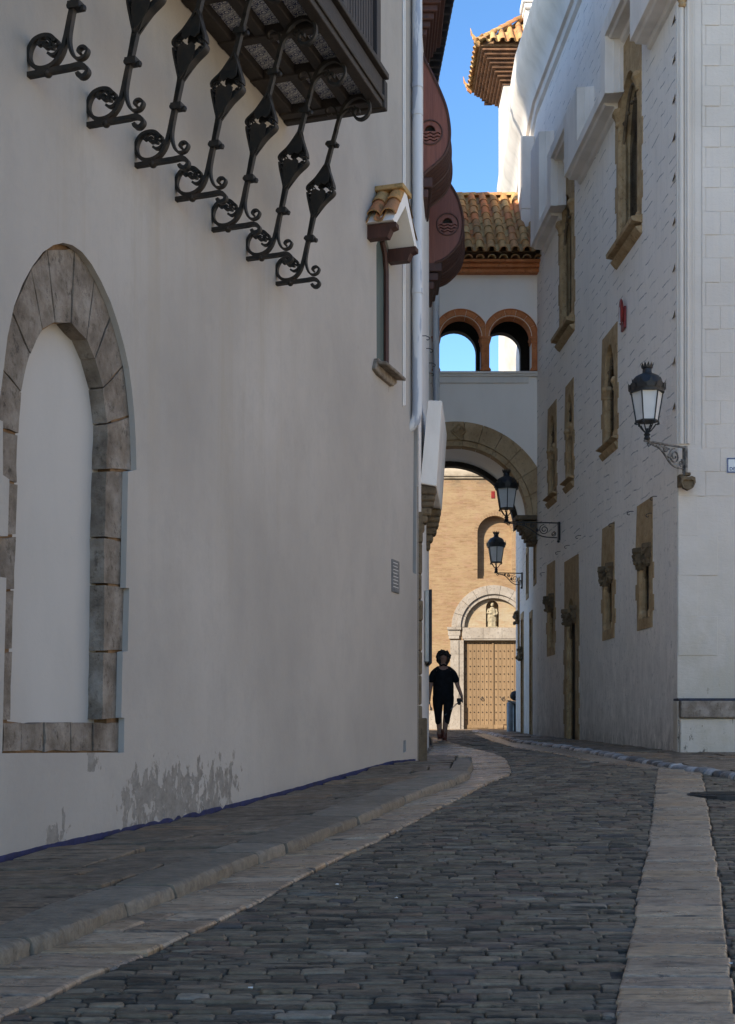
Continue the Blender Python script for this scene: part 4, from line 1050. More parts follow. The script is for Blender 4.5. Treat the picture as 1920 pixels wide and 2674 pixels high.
# far stretch beyond the bridge
fh=[[(29.9,1.0),(30.5,1.0),(30.5,4.0),(29.9,4.0)],[(32.6,1.0),(33.3,1.0),(33.3,4.2),(32.6,4.2)],[(28.85,4.7),(29.3,4.7),(29.3,5.7),(28.85,5.7)],[(31.0,4.6),(31.5,4.6),(31.5,5.6),(31.0,5.6)],[(34.0,3.4),(34.4,3.4),(34.4,5.2),(34.0,5.2)]]
mb=MB(); mb.prism([(28.6,.2),(35.4,.2),(35.4,15.6),(28.6,15.6)],fh,FW,-.3,0)
mb.add([FW(35.4,.2),FW(35.4,15.6),(14,35.4,15.6),(14,35.4,.2)],[(0,1,2,3)])
mb.build('far_wall',M['pr'],RB,recalc=False)
for i,h in enumerate(fh):
    W_=thing('door' if i<2 else 'window','','');del W_['label'];del W_['category'];W_.parent=RB;W_.matrix_parent_inverse=Matrix.Translation(RB.location).inverted(); bpy.context.view_layer.update()
    mb=MB(); mb.prism(h,[],FW,-.2,-.2); mb.build('leaf' if i<2 else 'glass',M['shutter'],W_,recalc=False)
    a,b=h[0][0],h[1][0]; c_,d_=h[0][1],h[2][1]
    mb=MB(); mb.prism([(a-.1,c_-.1),(b+.1,c_-.1),(b+.1,d_+.12),(a-.1,d_+.12)],[[(a+.04,c_+.02),(b-.04,c_+.02),(b-.04,d_-.04),(a+.04,d_-.04)]],FW,-.19,.02); mb.build('surround',M['sand'],W_,recalc=False)
    if i in(1,4):
        for uu in (a,b):
            mb=MB()
            for k in range(22): mb.ball(FW(uu+random.uniform(-.07,.07),d_-.9+random.uniform(-.15,.15),.03+random.random()*.08),random.uniform(.03,.05),0,6,4)
            mb.build('capital',M['sand_dark'],W_)
# crown cornice
def sweep(mb,path,prof):
    k=len(prof); vs=[]
    for f in path:
        for d,z in prof: vs.append(f(d,z))
    n=len(path); mb.add(vs,[(i*k+j,i*k+j+1,(i+1)*k+j+1,(i+1)*k+j) for i in range(n-1) for j in range(k-1)]+[tuple(range(k)),tuple(range((n-1)*k,n*k))])
prof=[(0,14.55),(.06,14.60),(.08,14.72),(.14,14.74),(.17,14.86),(.27,15.05),(.40,15.2),(.44,15.34),(.47,15.38),(.47,15.62),(.50,15.66),(.50,15.74),(0,15.8)]
pth=[(lambda d,z,u=u:RW(u,z,d)) for u in (18,20,22,24,26,27.5)]+[(lambda d,z:(3.63-d,28.4,z)),(lambda d,z:FW(29.5,z,d)),(lambda d,z:FW(32,z,d)),(lambda d,z:FW(35.4,z,d))]
mb=MB(); sweep(mb,pth,prof); mb.build('cornice',M['mould'],RB,smooth=True)
# stepped label mould
mb=MB()
def mrun(u0,u1,z0,z1,D=.30):
    sweep(mb,[(lambda d,z,u=u:RW(u,z,d)) for u in (u0,u1)],[(0,z0-.09),(.05,z0-.07),(.07,z0-.01),(D*.72,z0+.0),(D*.8,z0+.04),(D,z0+.05),(D,z1),(0,z1+.03)])
def mleg(u0,u1,z0,z1,D=.30,side=-1):
    mb.box((u0,0,z0),(u1,D-.004,z1),0,lambda u,d,z:RW(u,z,d))
    a=u0 if side<0 else u1
    for k,(dd,tt) in enumerate(((.08,.035),(.17,.022))): mb.box((a-tt if side<0 else a,0.0,z0),(a if side<0 else a+tt,dd,z1),0,lambda u,d,z:RW(u,z,d))
ZL=EYE+9.88; ZH=EYE+10.78
mrun(18.03,19.38,ZL,ZL+.42); mleg(18.75,19.40,ZL+.05,ZH+.30)
mrun(19.38,21.0,ZH,ZH+.30); mleg(20.98,21.30,ZL+.05,ZH+.28)
mrun(21.3,24.18,ZL,ZL+.22); mleg(23.1,24.2,ZL+.05,ZH+.26)
mrun(24.2,25.5,ZH,ZH+.26); mleg(25.5,25.85,ZL+.05,ZH+.26)
mrun(25.85,27.7,ZL,ZL+.22); mleg(26.75,27.7,ZL+.05,EYE+11.9)
mb.build('label_mould',M['mould'],RB,bevel=.006)
mb=MB(); mb.box((29.2,0,12.8),(30.3,.30,14.4),0,lambda u,d,z:FW(u,z,d)); mb.box((29.2,0,12.3),(31.5,.30,12.8-.001),0,lambda u,d,z:FW(u,z,d)); mb.build('label_mould',M['mould'],RB,bevel=.02)
# frontal face on the right: ashlar with quoins
QY=18.0; fq=frontal(QY); qx=lambda x:(x-CX)/F*QY; qz=lambda y:EYE+(HY-y)/F*QY
mb=MB(); mb.prism([(4.162,.2),(16,.2),(16,15.6),(4.162,15.6)],[],fq,.004,.004)
mb.add([(16,17.996,-1),(16,17.996,9),(16,-1,9),(16,-2,-2),(4.165,18,15.6),(4.2,36,15.6),(16,36,15.6)],[(0,1,2,3),(1,4,5,6)])  # unseen wing on the right, added to bounce warm sunlight; roof behind
mb.build('side_wall',M['blk'],RB,recalc=False)
mb=MB(); ys=[-98,-44,14,67,119,173,226,278,332,385,438,491,553,614,675,738,800,860,922,984,1048,1108,1171,1232,1296,1400,1503,1610,1712]
for i,(a,b) in enumerate(zip(ys,ys[1:])):
    xr=1879 if i%2==0 else 1841
    if a>=1296: xr=1822 if i%2==0 else 1874
    z1,z0=qz(a),qz(b); mb.prism([(qx(1833) if a<1171 else 4.17,z0),(qx(xr),z0),(qx(xr),z1),(qx(1833) if a<1171 else 4.17,z1)],[],fq,.004,.014+random.random()*.003)
    # coursed blocks to the right
    x=qx(xr)+.006
    while x<7 and a<1296:
        w=random.uniform(.5,.9); mb.prism([(x+.004,z0+.004),(x+w-.004,z0+.004),(x+w-.004,z1-.004),(x+.004,z1-.004)],[],fq,.004,.008+random.random()*.003); x+=w
mb.build('quoins',M['blk'],RB,bevel=.004)
mb=MB(); zt=15.5; zb=qz(1160)
for (x0,x1,dd) in ((1808,1811,.012),(1814,1831,.009),(1787,1796,.03),(1797.5,1802,.02)): mb.prism([(qx(x0),zb),(qx(x1),zb),(qx(x1),zt),(qx(x0),zt)],[],fq,-.02,dd)
mb.tube([(qx(1779),QY-.005,zb),(qx(1779),QY-.005,qz(22))],.036,12); mb.tube([(qx(1795),QY-.04,zb),(qx(1795),QY-.04,zt)],.018,8)
mb.tube([(qx(1771),QY+.02,zb),(qx(1771),QY+.02,zt)],.02,8)
mb.build('corner_pilaster',M['blk'],RB,smooth=True)
mb=MB(); mb.lathe([(.04,0),(.055,.03),(.045,.06),(.09,.14),(.10,.2)],8,(qx(1781),QY-.02,qz(22))); mb.build('pilaster_capital',M['sand'],RB)
# protruding chinks at the corner
for y_ in (40,145,250,350,455,572,695,818,940,1060):
    mb=MB(); z=qz(y_); mb.add([RW(18.1,z,.0),RW(18.26,z-.0,.0),RW(18.1,z-.02,.035),RW(18.12,z+.09,.0)],[(0,1,2),(0,2,3),(1,2,3)]); mb.build('chink_stone',M['sand_dark'],RB)
# bench ledge
BY2=17.62; bq=frontal(BY2); ex_=lambda x:(x-CX)/F*BY2; ez_=lambda y:EYE+(HY-y)/F*BY2
mb=MB(); mb.box((ex_(1778),BY2+.03,.6),(14,17.99,ez_(1876))); mb.box((4.10,BY2+.1,.6),(ex_(1779)+.03,17.99,ez_(1830)))
mb.build('bench_base',M['blk'],RB,bevel=.02,seg=2)
mb=MB(); x=ex_(1776)
while x<13:
    w=random.uniform(1.2,1.7); mb.box((x+.004,BY2-.03,ez_(1875)+.002),(x+w-.004,17.985,ez_(1830))); x+=w
mb.build('bench_slab',M['grey_stone'],RB,bevel=.02,seg=2)
mb=MB(); mb.box((ex_(1776),BY2+.06,ez_(1829)),(13.9,17.996,ez_(1823))); mb.build('painted_line',mat_noise('worn_dark_blue_line',(.012,.014,.022),(.03,.04,.07),14,.7),RB)
# chimney above the cornice
mb=MB(); k38=38/F
mb.box((4.45,37.8,13),(4.72,38.2,EYE+(HY-35)*k38)); mb.box((4.42,37.7,EYE+(HY-34)*k38),(4.78,38.3,EYE+(HY-22)*k38)); mb.box((4.36,37.65,EYE+(HY-21)*k38),(4.84,38.35,EYE+(HY-6)*k38))
mb.build('chimney',M['white'],RB,bevel=.01)
# little iron cable hooks
def hook_mb():
    mb=MB(); mb.tube([(0,0,0),(-.05,0,0),(-.075,0,-.012)]+[(-.075+.022*sin(t)*-1,0,-.034+.022*cos(t)) for t in [i*.5 for i in range(1,9)]],.006,5); return mb
hk=None
for (x,y_) in ((1716,1296),(1606,1366),(1518,1398),(1488,1424),(1464,1440),(1423,1495),(1655,1335),(1705,1340)):
    u=17820/(x-780); p=RW(u,EYE+(HY-y_)/F*u,0)
    if hk is None: hk=hook_mb().build('cable_hook',M['black'],RB,smooth=True,world=False); o=hk
    else: o=hk.copy(); C.objects.link(o); o.parent=RB
    o.location=Vector(p)-RB.location
for (x,y_) in ((1100,877),(1110,910),(1119,948),(1126,974)):
    Y=interp([(1092,16.7),(1119,20.6),(1130,28)],x); o=hk.copy(); C.objects.link(o); o.parent=H2; o.location=Vector((wallX(Y),Y,EYE+(HY-y_)/F*Y))-H2.location; o.rotation_euler=(0,0,pi)

# alarm box
u=17820/(1632-780); AL=thing('alarm_box','red siren box high on the scored white wall above a narrow gothic window','alarm',RW(u,EYE+(HY-828)/F*u,0))
mb=MB(); mb.box((-.04,-.13,-.20),(0,.13,.14)); mb.build('case',M['paint_red'],AL,world=False,bevel=.01)
mb=MB(); mb.lathe([(.0,0),(.12,0),(.14,.02),(.12,.04),(.0,.05)],18); o=mb.build('siren_dish',M['paint_red'],AL,world=False,smooth=True); o.rotation_euler=(0,-pi/2,0); o.location=(-.05,-.06,.06); o.scale=(1.5,.85,1)
mb=MB(); mb.box((-.1,-.10,-.12),(-.051,-.06,.12)); mb.build('stripe',M['enamel'],AL,world=False)
# street sign, cut by the edge of the picture
SG=thing('street_sign','white enamel street name plate with blue border, at the right edge','sign',(qx(1897)+.21,QY-.016,qz(1216)))
mb=MB(); mb.box((-.21,-.008,-.105),(.21,.0,.105)); mb.build('plate',M['enamel'],SG,world=False,bevel=.003)
mb=MB(); 
for (a,b,c_,d_) in ((-.205,-.10,.205,-.088),(-.205,.088,.205,.10),(-.205,-.088,-.19,.088),(.19,-.088,.205,.088)): mb.box((a,-.0105,b),(c_,-.0082,d_))
for i in range(24):
    x=-.185+i*.0161; mb.box((x,-.0104,-.088),(x+.007,-.0083,-.078)); mb.box((x,-.0104,.078),(x+.007,-.0083,.088))
mb.build('border',M['blue_en'],SG,world=False)
cu=bpy.data.curves.new('lettering','FONT'); cu.body='DE L'; cu.size=.062; cu.extrude=.001; cu.offset=.0012; cu.space_character=1.1
to=bpy.data.objects.new('t',cu); C.objects.link(to); to.rotation_euler=(pi/2,0,0); to.location=(-.175,-.0095,-.068); bpy.context.view_layer.update()
dg=bpy.context.evaluated_depsgraph_get(); me=bpy.data.meshes.new_from_object(to.evaluated_get(dg)); me.name='lettering'; me.transform(to.matrix_world)
me.materials.clear(); me.materials.append(M['blue_en'])
lo=bpy.data.objects.new('lettering',me); C.objects.link(lo); lo.parent=SG; bpy.data.objects.remove(to)

# ------------------------------------------------------------------ tower with tiled roof
TW=thing('tower','square whitewashed turret with clay tiled roof beyond the footbridge','tower',(5,40.5,14))
kt=40/F; 
mb=MB(); mb.box((4.03,39.75,EYE+(HY-1040)*kt),(6.6,41.2,EYE+(HY-232)*kt))
for k in range(5): mb.box((4.13+.12*k,39.8+.03*k,EYE+(HY-1040-20*k-20)*kt),(6.6,41.15,EYE+(HY-1040-20*k)*kt-.002))
mb.box((4.85,39.4,.5),(9,43,EYE+(HY-1139)*kt)); mb.build('wall',m_white('rough_turret_plaster',(.62,.58,.54),(.38,.33,.28),.9),TW,bevel=.02)
ez0=EYE+(HY-235)*kt; e0=3.25; e1=7.3; y0=39.0; y1=41.9
mb=MB(); steps=9
for i in range(steps):
    f=i/(steps-1); a=4.0-(4.0-e0-.08)*f; yy=39.72-(39.72-y0-.05)*f; z=ez0+.02+i*.088
    mb.box((a,yy,z),(e1-(e1-6.6)*(1-f),y1-.7*(1-f),z+.05))
    if i in(4,5,6,7):
        x=a
        while x<6.6: barrel(mb,Vector((x+.12,yy-.02,z+.05)),Vector((0,1,0)),Vector((1,0,0)),Vector((0,0,1)),.25,.10,.10,.018); x+=.23
        y_=yy
        while y_<y1-.2: barrel(mb,Vector((a-.02,y_+.12,z+.05)),Vector((1,0,0)),Vector((0,1,0)),Vector((0,0,1)),.25,.10,.10,.018); y_+=.23
mb.build('eave_corbel',mat_noise('dark_eave_brick',(.10,.05,.028),(.24,.12,.06),5,.9,.6,30),TW,recalc=True)  # brown-red, darker than the roof tiles
ze=ez0+.02+steps*.088; apx=(5.3,40.45); za=ze+1.75
mb=MB(); crn=[(e0,y0),(e1,y0),(e1,y1),(e0,y1)]
mb.add([(x,y_,ze) for x,y_ in crn]+[(*apx,za)],[(0,1,4),(1,2,4),(2,3,4),(3,0,4),(3,2,1,0)]); mb.build('roof_deck',M['mortar'],TW)
mb=MB()
def slope_tiles(A,B,apex,curl=0):
    A=Vector(A);B=Vector(B);P=Vector(apex); ac=(B-A).normalized(); L=(B-A).length; n=int(L/.27)
    fo=A+ac*((P-A).dot(ac)); up=(P-fo); H=up.length; up.normalize(); nn=ac.cross(up)
    if nn.z<0: nn=-nn
    for i in range(n):
        s_=(i+.5)*L/n; c0=(P-A).dot(ac); hmax=H*(s_/c0 if s_<c0 else (L-s_)/(L-c0))
        k=int(hmax/.36)+1
        for j in range(k):
            t=j*.36
            if t+.12>hmax: break
            ln=min(.42,hmax-t); sag=.10*(1-min(t/1.0,1))**2
            barrel(mb,A+ac*s_+up*(t+ln)+nn*(.05+sag),-up,ac,nn,ln,.075,.10,.016)
            barrel(mb,A+ac*(s_+L/n/2)+up*(t+ln)+nn*(.09+sag),-up,ac,nn,ln,.09,.085,.016,up=False)
AP=(*apx,za)
slope_tiles((e0,y0,ze),(e1,y0,ze),AP); slope_tiles((e0,y1,ze),(e0,y0,ze),AP)
for c_ in crn[:1]+crn[3:]:
    A=Vector((*c_,ze)); P=Vector(AP); dd=(P-A); L=dd.length; dd.normalize(); s_=0; ac=dd.cross(Vector((0,0,1))).normalized(); nn=ac.cross(dd)
    if nn.z<0: nn=-nn
    while s_<L-.3: barrel(mb,A+dd*(s_+.42)+nn*.13,-dd,ac,nn,.42,.09,.12,.018); s_+=.36
    for k in range(3): mb.tube([A+Vector((.0,0,.05*k)),A+Vector((-.12-.05*k,-.05,.06+.12*k)),A+Vector((-.16-.05*k,-.06,.2+.14*k))],[.05,.035,.008],5)
mb.build('roof',M['tile'],TW,smooth=True)

# ------------------------------------------------------------------ church
CH=thing('church','pale sunlit brick church closing the lane, with white arched portal','church',(4.5,48,1.4))
CY=48.0; kc=CY/F; cx=lambda x:(x-CX)*kc; cz=lambda y:EYE+(HY-y)*kc; cf=frontal(CY)
pc=cx(1289); sp_=cz(1638)
port=[(cx(1368),.5)]+[(cx(1368),sp_)]+arc(pc,sp_,cx(1368)-pc,0,180,24)[1:]+[(2*pc-cx(1368),.5)]
nc=cx(1292); nr_=cx(1337)-nc
blank=[(nc+nr_,cz(1511))]+arc(nc,cz(1392),nr_,0,180,20)+[(nc-nr_,cz(1511))]
mb=MB(); mb.prism([(-8,.5),(14,.5),(14,cz(1249)),(-8,cz(1249))],[port,blank],cf,-.25,0)
mb.add([(-8,48,.5),(-8,48,10.4),(-8,62,10.4),(-8,62,.5),(14,48,10.4),(14,62,10.4)],[(0,1,2,3),(1,4,5,2)]); mb.build('wall',M['brick'],CH,recalc=False)
mb=MB(); mb.prism([(nc-nr_-.1,cz(1520)),(nc+nr_+.1,cz(1520)),(nc+nr_+.1,cz(1335)),(nc-nr_-.1,cz(1335))],[],cf,-.24,-.24); mb.build('niche_back',M['brick'],CH,recalc=False)
mb=MB()
for k in range(22):
    a,b=180*k/22+.5,180*(k+1)/22-.5; mb.prism(arc(nc,cz(1392),nr_+.15,a,b,2)+arc(nc,cz(1392),nr_+.0,b,a,2),[],cf,-.2,.02)
for s_ in (-1,1): mb.prism([(nc+s_*(nr_),cz(1392)),(nc+s_*(nr_+.15),cz(1392)),(nc+s_*(nr_+.15),cz(1486)),(nc+s_*nr_,cz(1486))],[],cf,-.0,.02)
mb.build('brick_arch',M['brick'],CH)
# coping
mb=MB(); sweep(mb,[(lambda d,z,x=x:(x,CY-d,z)) for x in (-8,-4,0,2,4,6,14)],[(0,cz(1252)),(.06,cz(1250)),(.06,cz(1246)),(.10,cz(1244)),(.08,cz(1232)),(.0,cz(1222)),(-.15,cz(1211)),(-1.5,cz(1200))])
m=NT('stained_coping_plaster'); p=m.pos(); col=m.ramp(m.noise(m.scale(p,(1,1,.6)),1.6,6,.6),[(.35,(.30,.24,.17)),(.65,(.38,.32,.24))]); zz=m.sep(p)[2]
col=m.mix(m.math('MULTIPLY',m.rng(zz,cz(1228),cz(1242)),m.rng(m.noise(m.scale(p,(1,1,3)),2.5,6,.7),.3,.6)),col,(.16,.13,.09)); M['coping']=m.out(col,.9,m.bump(m.noise(p,12,5),.3,.02))
mb.build('coping',M['coping'],CH,smooth=True)
mb=MB(); mb.box((cx(1283),CY-.02,cz(1301)),(cx(1292),CY,cz(1283)));
for i in range(4):
    for j in range(6): mb.box((cx(1284)+i*.03,CY-.028,cz(1300)+j*.04),(cx(1284)+i*.03+.015,CY-.0201,cz(1300)+j*.04+.02))
mb.build('vent_grille',M['paint_red'],CH)
# portal
mb=MB(); r0=cx(1368)-pc; 
for (ra_,rb_,dd) in ((r0+.42,r0+.24,.05),(r0+.237,r0+.10,.09),(r0+.097,r0-.04,.03)):
    n_=9
    for k in range(n_):
        a,b=180*k/n_+.25,180*(k+1)/n_-.25; mb.prism(arc(pc,sp_,ra_,a,b,5)+arc(pc,sp_,rb_,b,a,5),[],cf,-.15,dd)
xs_=[cx(1207),cx(1262),cx(1311),cx(1371)]
for a,b in zip(xs_,xs_[1:]): mb.prism([(a+.004,cz(1668)),(b-.004,cz(1668)),(b-.004,cz(1639)),(a+.004,cz(1639))],[],cf,-.2,.06)
mb.prism([(cx(1211),cz(1672)),(cx(1368),cz(1672)),(cx(1368),cz(1668.4)),(cx(1211),cz(1668.4))],[],cf,-.2,.04)
for s_ in (0,1):
    f=(lambda x:x) if s_==0 else (lambda x:2*1289-x)
    def rc(xa,xb,ya,yb,dd):
        A,B=sorted((cx(f(xa)),cx(f(xb)))); mb.prism([(A,cz(yb)),(B,cz(yb)),(B,cz(ya)),(A,cz(ya))],[],cf,-.2,dd)
    for (ya,yb) in ((1672,1708),(1708.5,1765),(1765.5,1838)): rc(1176,1198,ya,yb,.05); rc(1198.4,1211,ya,yb,.02)
    rc(1173,1202,1838.5,1906,.09); rc(1202.5,1211,1838.5,1906,.05)
    rc(1172,1199,1660,1668,.09); rc(1170,1202,1645,1659.5,.07); rc(1168,1204,1638,1644.6,.12)
rc=None
mb.prism([(cx(1085),cz(1906)),(cx(1172),cz(1906)),(cx(1172),cz(1856)),(cx(1085),cz(1856))],[],cf,-.0,.06)
mb.build('portal',M['marble'],CH,bevel=.008)
# tympanum with statue niche
ncx=cx(1287); nw=cx(1304)-ncx
nh=[(ncx+nw,sp_+.02)]+arc(ncx,cz(1585),nw,0,180,12)+[(ncx-nw,sp_+.02)]
mb=MB(); mb.prism([(pc+r0,sp_)]+arc(pc,sp_,r0,0,180,24)[1:],[nh],cf,-.38,-.10); 
M['tymp']=M['brick'].copy(); M['tymp'].name='limewashed_brick'
for nd in M['tymp'].node_tree.nodes:
    if nd.type=='TEX_BRICK': nd.inputs['Color1'].default_value=(.36,.31,.22,1); nd.inputs['Color2'].default_value=(.32,.26,.18,1); nd.inputs['Mortar'].default_value=(.32,.25,.17,1)
mb.build('tympanum',M['tymp'],CH,recalc=False)
mb=MB(); mb.box((ncx-nw-.1,CY+.39,sp_-.1),(ncx+nw+.1,CY+.42,sp_+1.3)); mb.build('statue_niche',M['tymp'],CH)
# doors
DY=CY+.12; df=frontal(DY); DO=thing('door','','');del DO['label'];del DO['category'];DO.parent=CH;DO.matrix_parent_inverse=Matrix.Translation(CH.location).inverted(); bpy.context.view_layer.update()
mb=MB(); dk=DY/F; dx_=lambda x:(x-CX)*dk; dz_=lambda y:EYE+(HY-y)*dk
X0=cx(1211)-.05; x=X0; edges=[]
bw=(dx_(1287)-dx_(1212))/7
for s_ in (0,1):
    for i in range(7):
        a=dx_(1212)+i*bw+s_*(dx_(1290)-dx_(1212)); mb.prism([(a+.004,dz_(1893)),(a+bw-.004,dz_(1893)),(a+bw-.004,dz_(1668)),(a+.004,dz_(1668))],[],df,-.05,0+random.random()*.004); edges.append(a+bw/2)
for s_ in (0,1):
    a=dx_(1212)+s_*(dx_(1290)-dx_(1212)); b=a+7*bw
    mb.prism([(a,.9),(b,.9),(b,dz_(1892.5)),(a,dz_(1892.5))],[],df,-.05,.03); mb.prism([(a+.12,dz_(1901)),(b-.18,dz_(1901)),(b-.18,dz_(1898)),(a+.12,dz_(1898))],[],df,0,.05)
mb.prism([(dx_(1285.5),.9),(dx_(1289.5),.9),(dx_(1289.5),dz_(1668)),(dx_(1285.5),dz_(1668))],[],df,-.05,.04)
mb.build('leaf',M['door_wood'],DO,bevel=.003)
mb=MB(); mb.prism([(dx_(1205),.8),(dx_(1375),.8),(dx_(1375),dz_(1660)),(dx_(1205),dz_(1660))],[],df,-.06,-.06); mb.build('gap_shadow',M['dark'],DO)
mb=MB()
for r_ in range(11):
    z=dz_(1680+r_*20)
    for e in edges:
        s_=.034; y_=DY-.006
        P=[(s_,0),(s_*.35,s_*.35),(0,s_),(-s_*.35,s_*.35),(-s_,0),(-s_*.35,-s_*.35),(0,-s_),(s_*.35,-s_*.35)]
        vs=[(e+a,y_,z+b) for a,b in P]+[(e,y_-.025,z)]; mb.add(vs,[(i,(i+1)%8,8) for i in range(8)])
mb.build('stud',M['brown_wood'],DO)
for x in (1259,1313): mb=MB(); mb.tube([(dx_(x)+.05*cos(t*pi/8),DY-.04,dz_(1825)+.05*sin(t*pi/8)) for t in range(17)],.011,6); mb.build('ring_handle',M['black'],DO,smooth=True)
# statue
ST=thing('statue','robed stone saint standing in the niche above the church door','statue',(ncx,CY+.20,sp_+.001))
mb=MB(); R=22; vs=[];n=28
for i in range(R+1):
    t=i/R; z=t*.74; b=.155-.035*t+.03*sin(t*pi)*(t>.3); 
    if t>.86: b*=max(.25,1-(t-.86)*4.2)
    for k in range(n):
        a=2*pi*k/n; q=b*(1+.10*sin(a*6+t*1.5)*(1-t*.6)+.05*sin(a*11)); vs.append((q*cos(a)*1.05,q*sin(a)*.75,z))
mb.add(vs,[(i*n+k,i*n+(k+1)%n,(i+1)*n+(k+1)%n,(i+1)*n+k) for i in range(R) for k in range(n)])
mb.ball((0,-.01,.83),.07,0,12,8,.85,.95,1.15); mb.ball((0,.015,.86),.08,0,12,8,.95,1,1.1)
mb.tube([(-.13,0,.66),(-.17,-.06,.52),(-.06,-.13,.50)],[.05,.045,.03],8); mb.tube([(.13,0,.66),(.17,-.05,.50),(.08,-.13,.42)],[.05,.045,.03],8)
mb.ball((.07,-.13,.45),.05,0,8,6)
mb.build('robed_figure',M['statue'],ST,world=False,smooth=True)
mb=MB(); mb.box((-.17,-.13,-.0),(.17,.13,.035)); mb.build('base',M['statue'],ST,world=False)

# ------------------------------------------------------------------ street lamps
def lamp(name,label,loc,arm_vec,rot,shield=False,iron='lamp_grey',scale=1.0):
    """loc = foot of the lantern; arm_vec = from lantern foot to the wall (x,y)"""
    T=thing(name,label,'street lamp',loc,0,'lanterns on scrolled wall brackets')
    n=6
    mb=MB()
    mb.lathe([(.03,-.06),(.045,-.03),(.03,0),(.045,.02),(.022,.05),(.02,.10)],10)
    for k in range(n):
        a=2*pi*k/n+rot
        P=[(.025,.05),(.05,.07),(.085,.11),(.115,.155),(.14,.15),(.15,.165),(.145,.185)]
        mb.tube([(r*cos(a),r*sin(a),z) for r,z in P],.009,5)
        mb.ball((.15*cos(a),.15*sin(a),.165),.018,0,6,4)
        mb.tube([(.145*cos(a),.145*sin(a),.2),(.207*cos(a),.207*sin(a),.565)],.0095,5)
    mb.lathe([(.135,.185),(.158,.185),(.158,.20),(.135,.20)],n,rot=rot); 
    mb.lathe([(.20,.56),(.222,.56),(.226,.62),(.235,.635),(.235,.66),(.215,.665),(.2,.69),(.185,.735),(.15,.775),(.10,.80),(.066,.815),(.06,.83),(.056,.875),(.07,.885),(.072,.895)],24)
    for k in range(12):
        a=2*pi*k/12; c_,s_=cos(a),sin(a); t=(-s_,c_); r=.235
        def P(dt,dr,z): return ((r+dr)*c_+t[0]*dt,(r+dr)*s_+t[1]*dt,z)
        mb.add([P(-.055,0,.60),P(.055,0,.60),P(.04,.006,.665),P(.018,.008,.668),P(0,.024,.722),P(-.018,.008,.668),P(-.04,.006,.665)],[tuple(range(7))])
        r=.068; mb.add([P(-.02,0,.885),P(.02,0,.885),P(.018,.010,.915),P(.0,.022,.955),P(-.018,.010,.915)],[tuple(range(5))])
    mb.build('lantern_frame',M['lamp_iron'],T,world=False,smooth=True)
    mb=MB(); mb.lathe([(.138,.202),(.198,.56)],n,rot=rot); mb.build('glass',M['milk'],T,world=False)
    # bracket: build along +x then rotate
    L=math.hypot(*arm_vec); ang=math.atan2(arm_vec[1],arm_vec[0])
    mb=MB(); w=.02; q_=L/.62
    mb.ribbon([(-.05,-.065),(L-.02,-.065)],.03,.022); 
    H=.30
    mb.ribbon(smoothpts([(.02,-.085),(.10*q_,-.10),(.20*q_,-.13),(.28*q_,-.20),(.36*q_,-.29),(.45*q_,-.34),(L-.05,-.35)]),.022,.018)
    for (cx_,cz_,r_,s_) in ((.44,-.20,.10,1),(.55 if L>.6 else .5,-.28,.05,-1),(.30,-.125,.045,1),(.20,-.105,.025,-1),(.36,-.21,.03,1)):
        cx_*=q_
        if cx_+r_<L+.03: mb.ribbon(spiral(cx_,cz_,r_,r_*.2,90,90+s_*640,34),w,.013)
    for k in range(7): mb.ball((.06+k*.05*q_,0,-.092-.004*k),.013,0,6,4)
    mb.tube([(.0,0,-.09),(.03,0,-.13),(.06,0,-.11),(.07,0,-.085)],.009,5)
    mb.box((L-.03,-.03,-.40),(L+.01,.03,-.045)); mb.ball((L-.02,0,-.42),.03,0,8,5)
    o=mb.build('bracket_arm',M[iron],T,world=False,smooth=True); o.rotation_euler=(0,0,ang)
    if shield:
        mb=MB(); 
        P=[(0,-.62),(.07,-.59),(.105,-.52),(.10,-.45),(.05,-.43),(0,-.445),(-.05,-.43),(-.10,-.45),(-.105,-.52),(-.07,-.59)]
        bx_,by_=arm_vec
        mb.prism([(bx_+a*.95+.02,b-.02) for a,b in P],[[(bx_+a*.68+.02,-.52+(b+.5)*.7-.03) for a,b in P]],lambda x,z,d:(x,by_-.06-d,z),-.05,.02,back=True)
        mb.prism([(bx_+a*.9+.02,b-.02) for a,b in P],[],lambda x,z,d:(x,by_-.06-d,z),-.06,-.005)
        mb.box((bx_-.09,by_-.03,-.58),(bx_-.03,by_+.1,-.42)); mb.box((bx_-.02,by_-.05,-.44),(bx_+.06,by_+.03,-.40))
        mb.build('stone_shield',M['sand_dark'],T,world=False,bevel=.006)
    if scale!=1: T.scale=(scale,)*3
    return T
Yl=17.45; k1=Yl/F
l1=lamp('street_lamp','nearest and largest black lantern, on the pale pilaster corner above a stone shield',((1690-CX)*k1,Yl,EYE+(HY-1139)*k1),(.60,.42),0,True)
Yl=25.9; k2=Yl/F
l2=lamp('street_lamp','middle black lantern hanging in front of the stone arch of the footbridge',((1323-CX)*k2,Yl,EYE+(HY-1354)*k2),(3.70-.0-(1323-CX)*k2+.03,.15),pi/6,False,'lamp_iron')
Yl=32.8; k3=Yl/F
l3=lamp('street_lamp','farthest and smallest black lantern, seen against the pale church brick',((1296-CX)*k3,Yl,EYE+(HY-1489)*k3),(FW(32.8,0)[0]-(1296-CX)*k3,.1),pi/6,False,'lamp_iron')

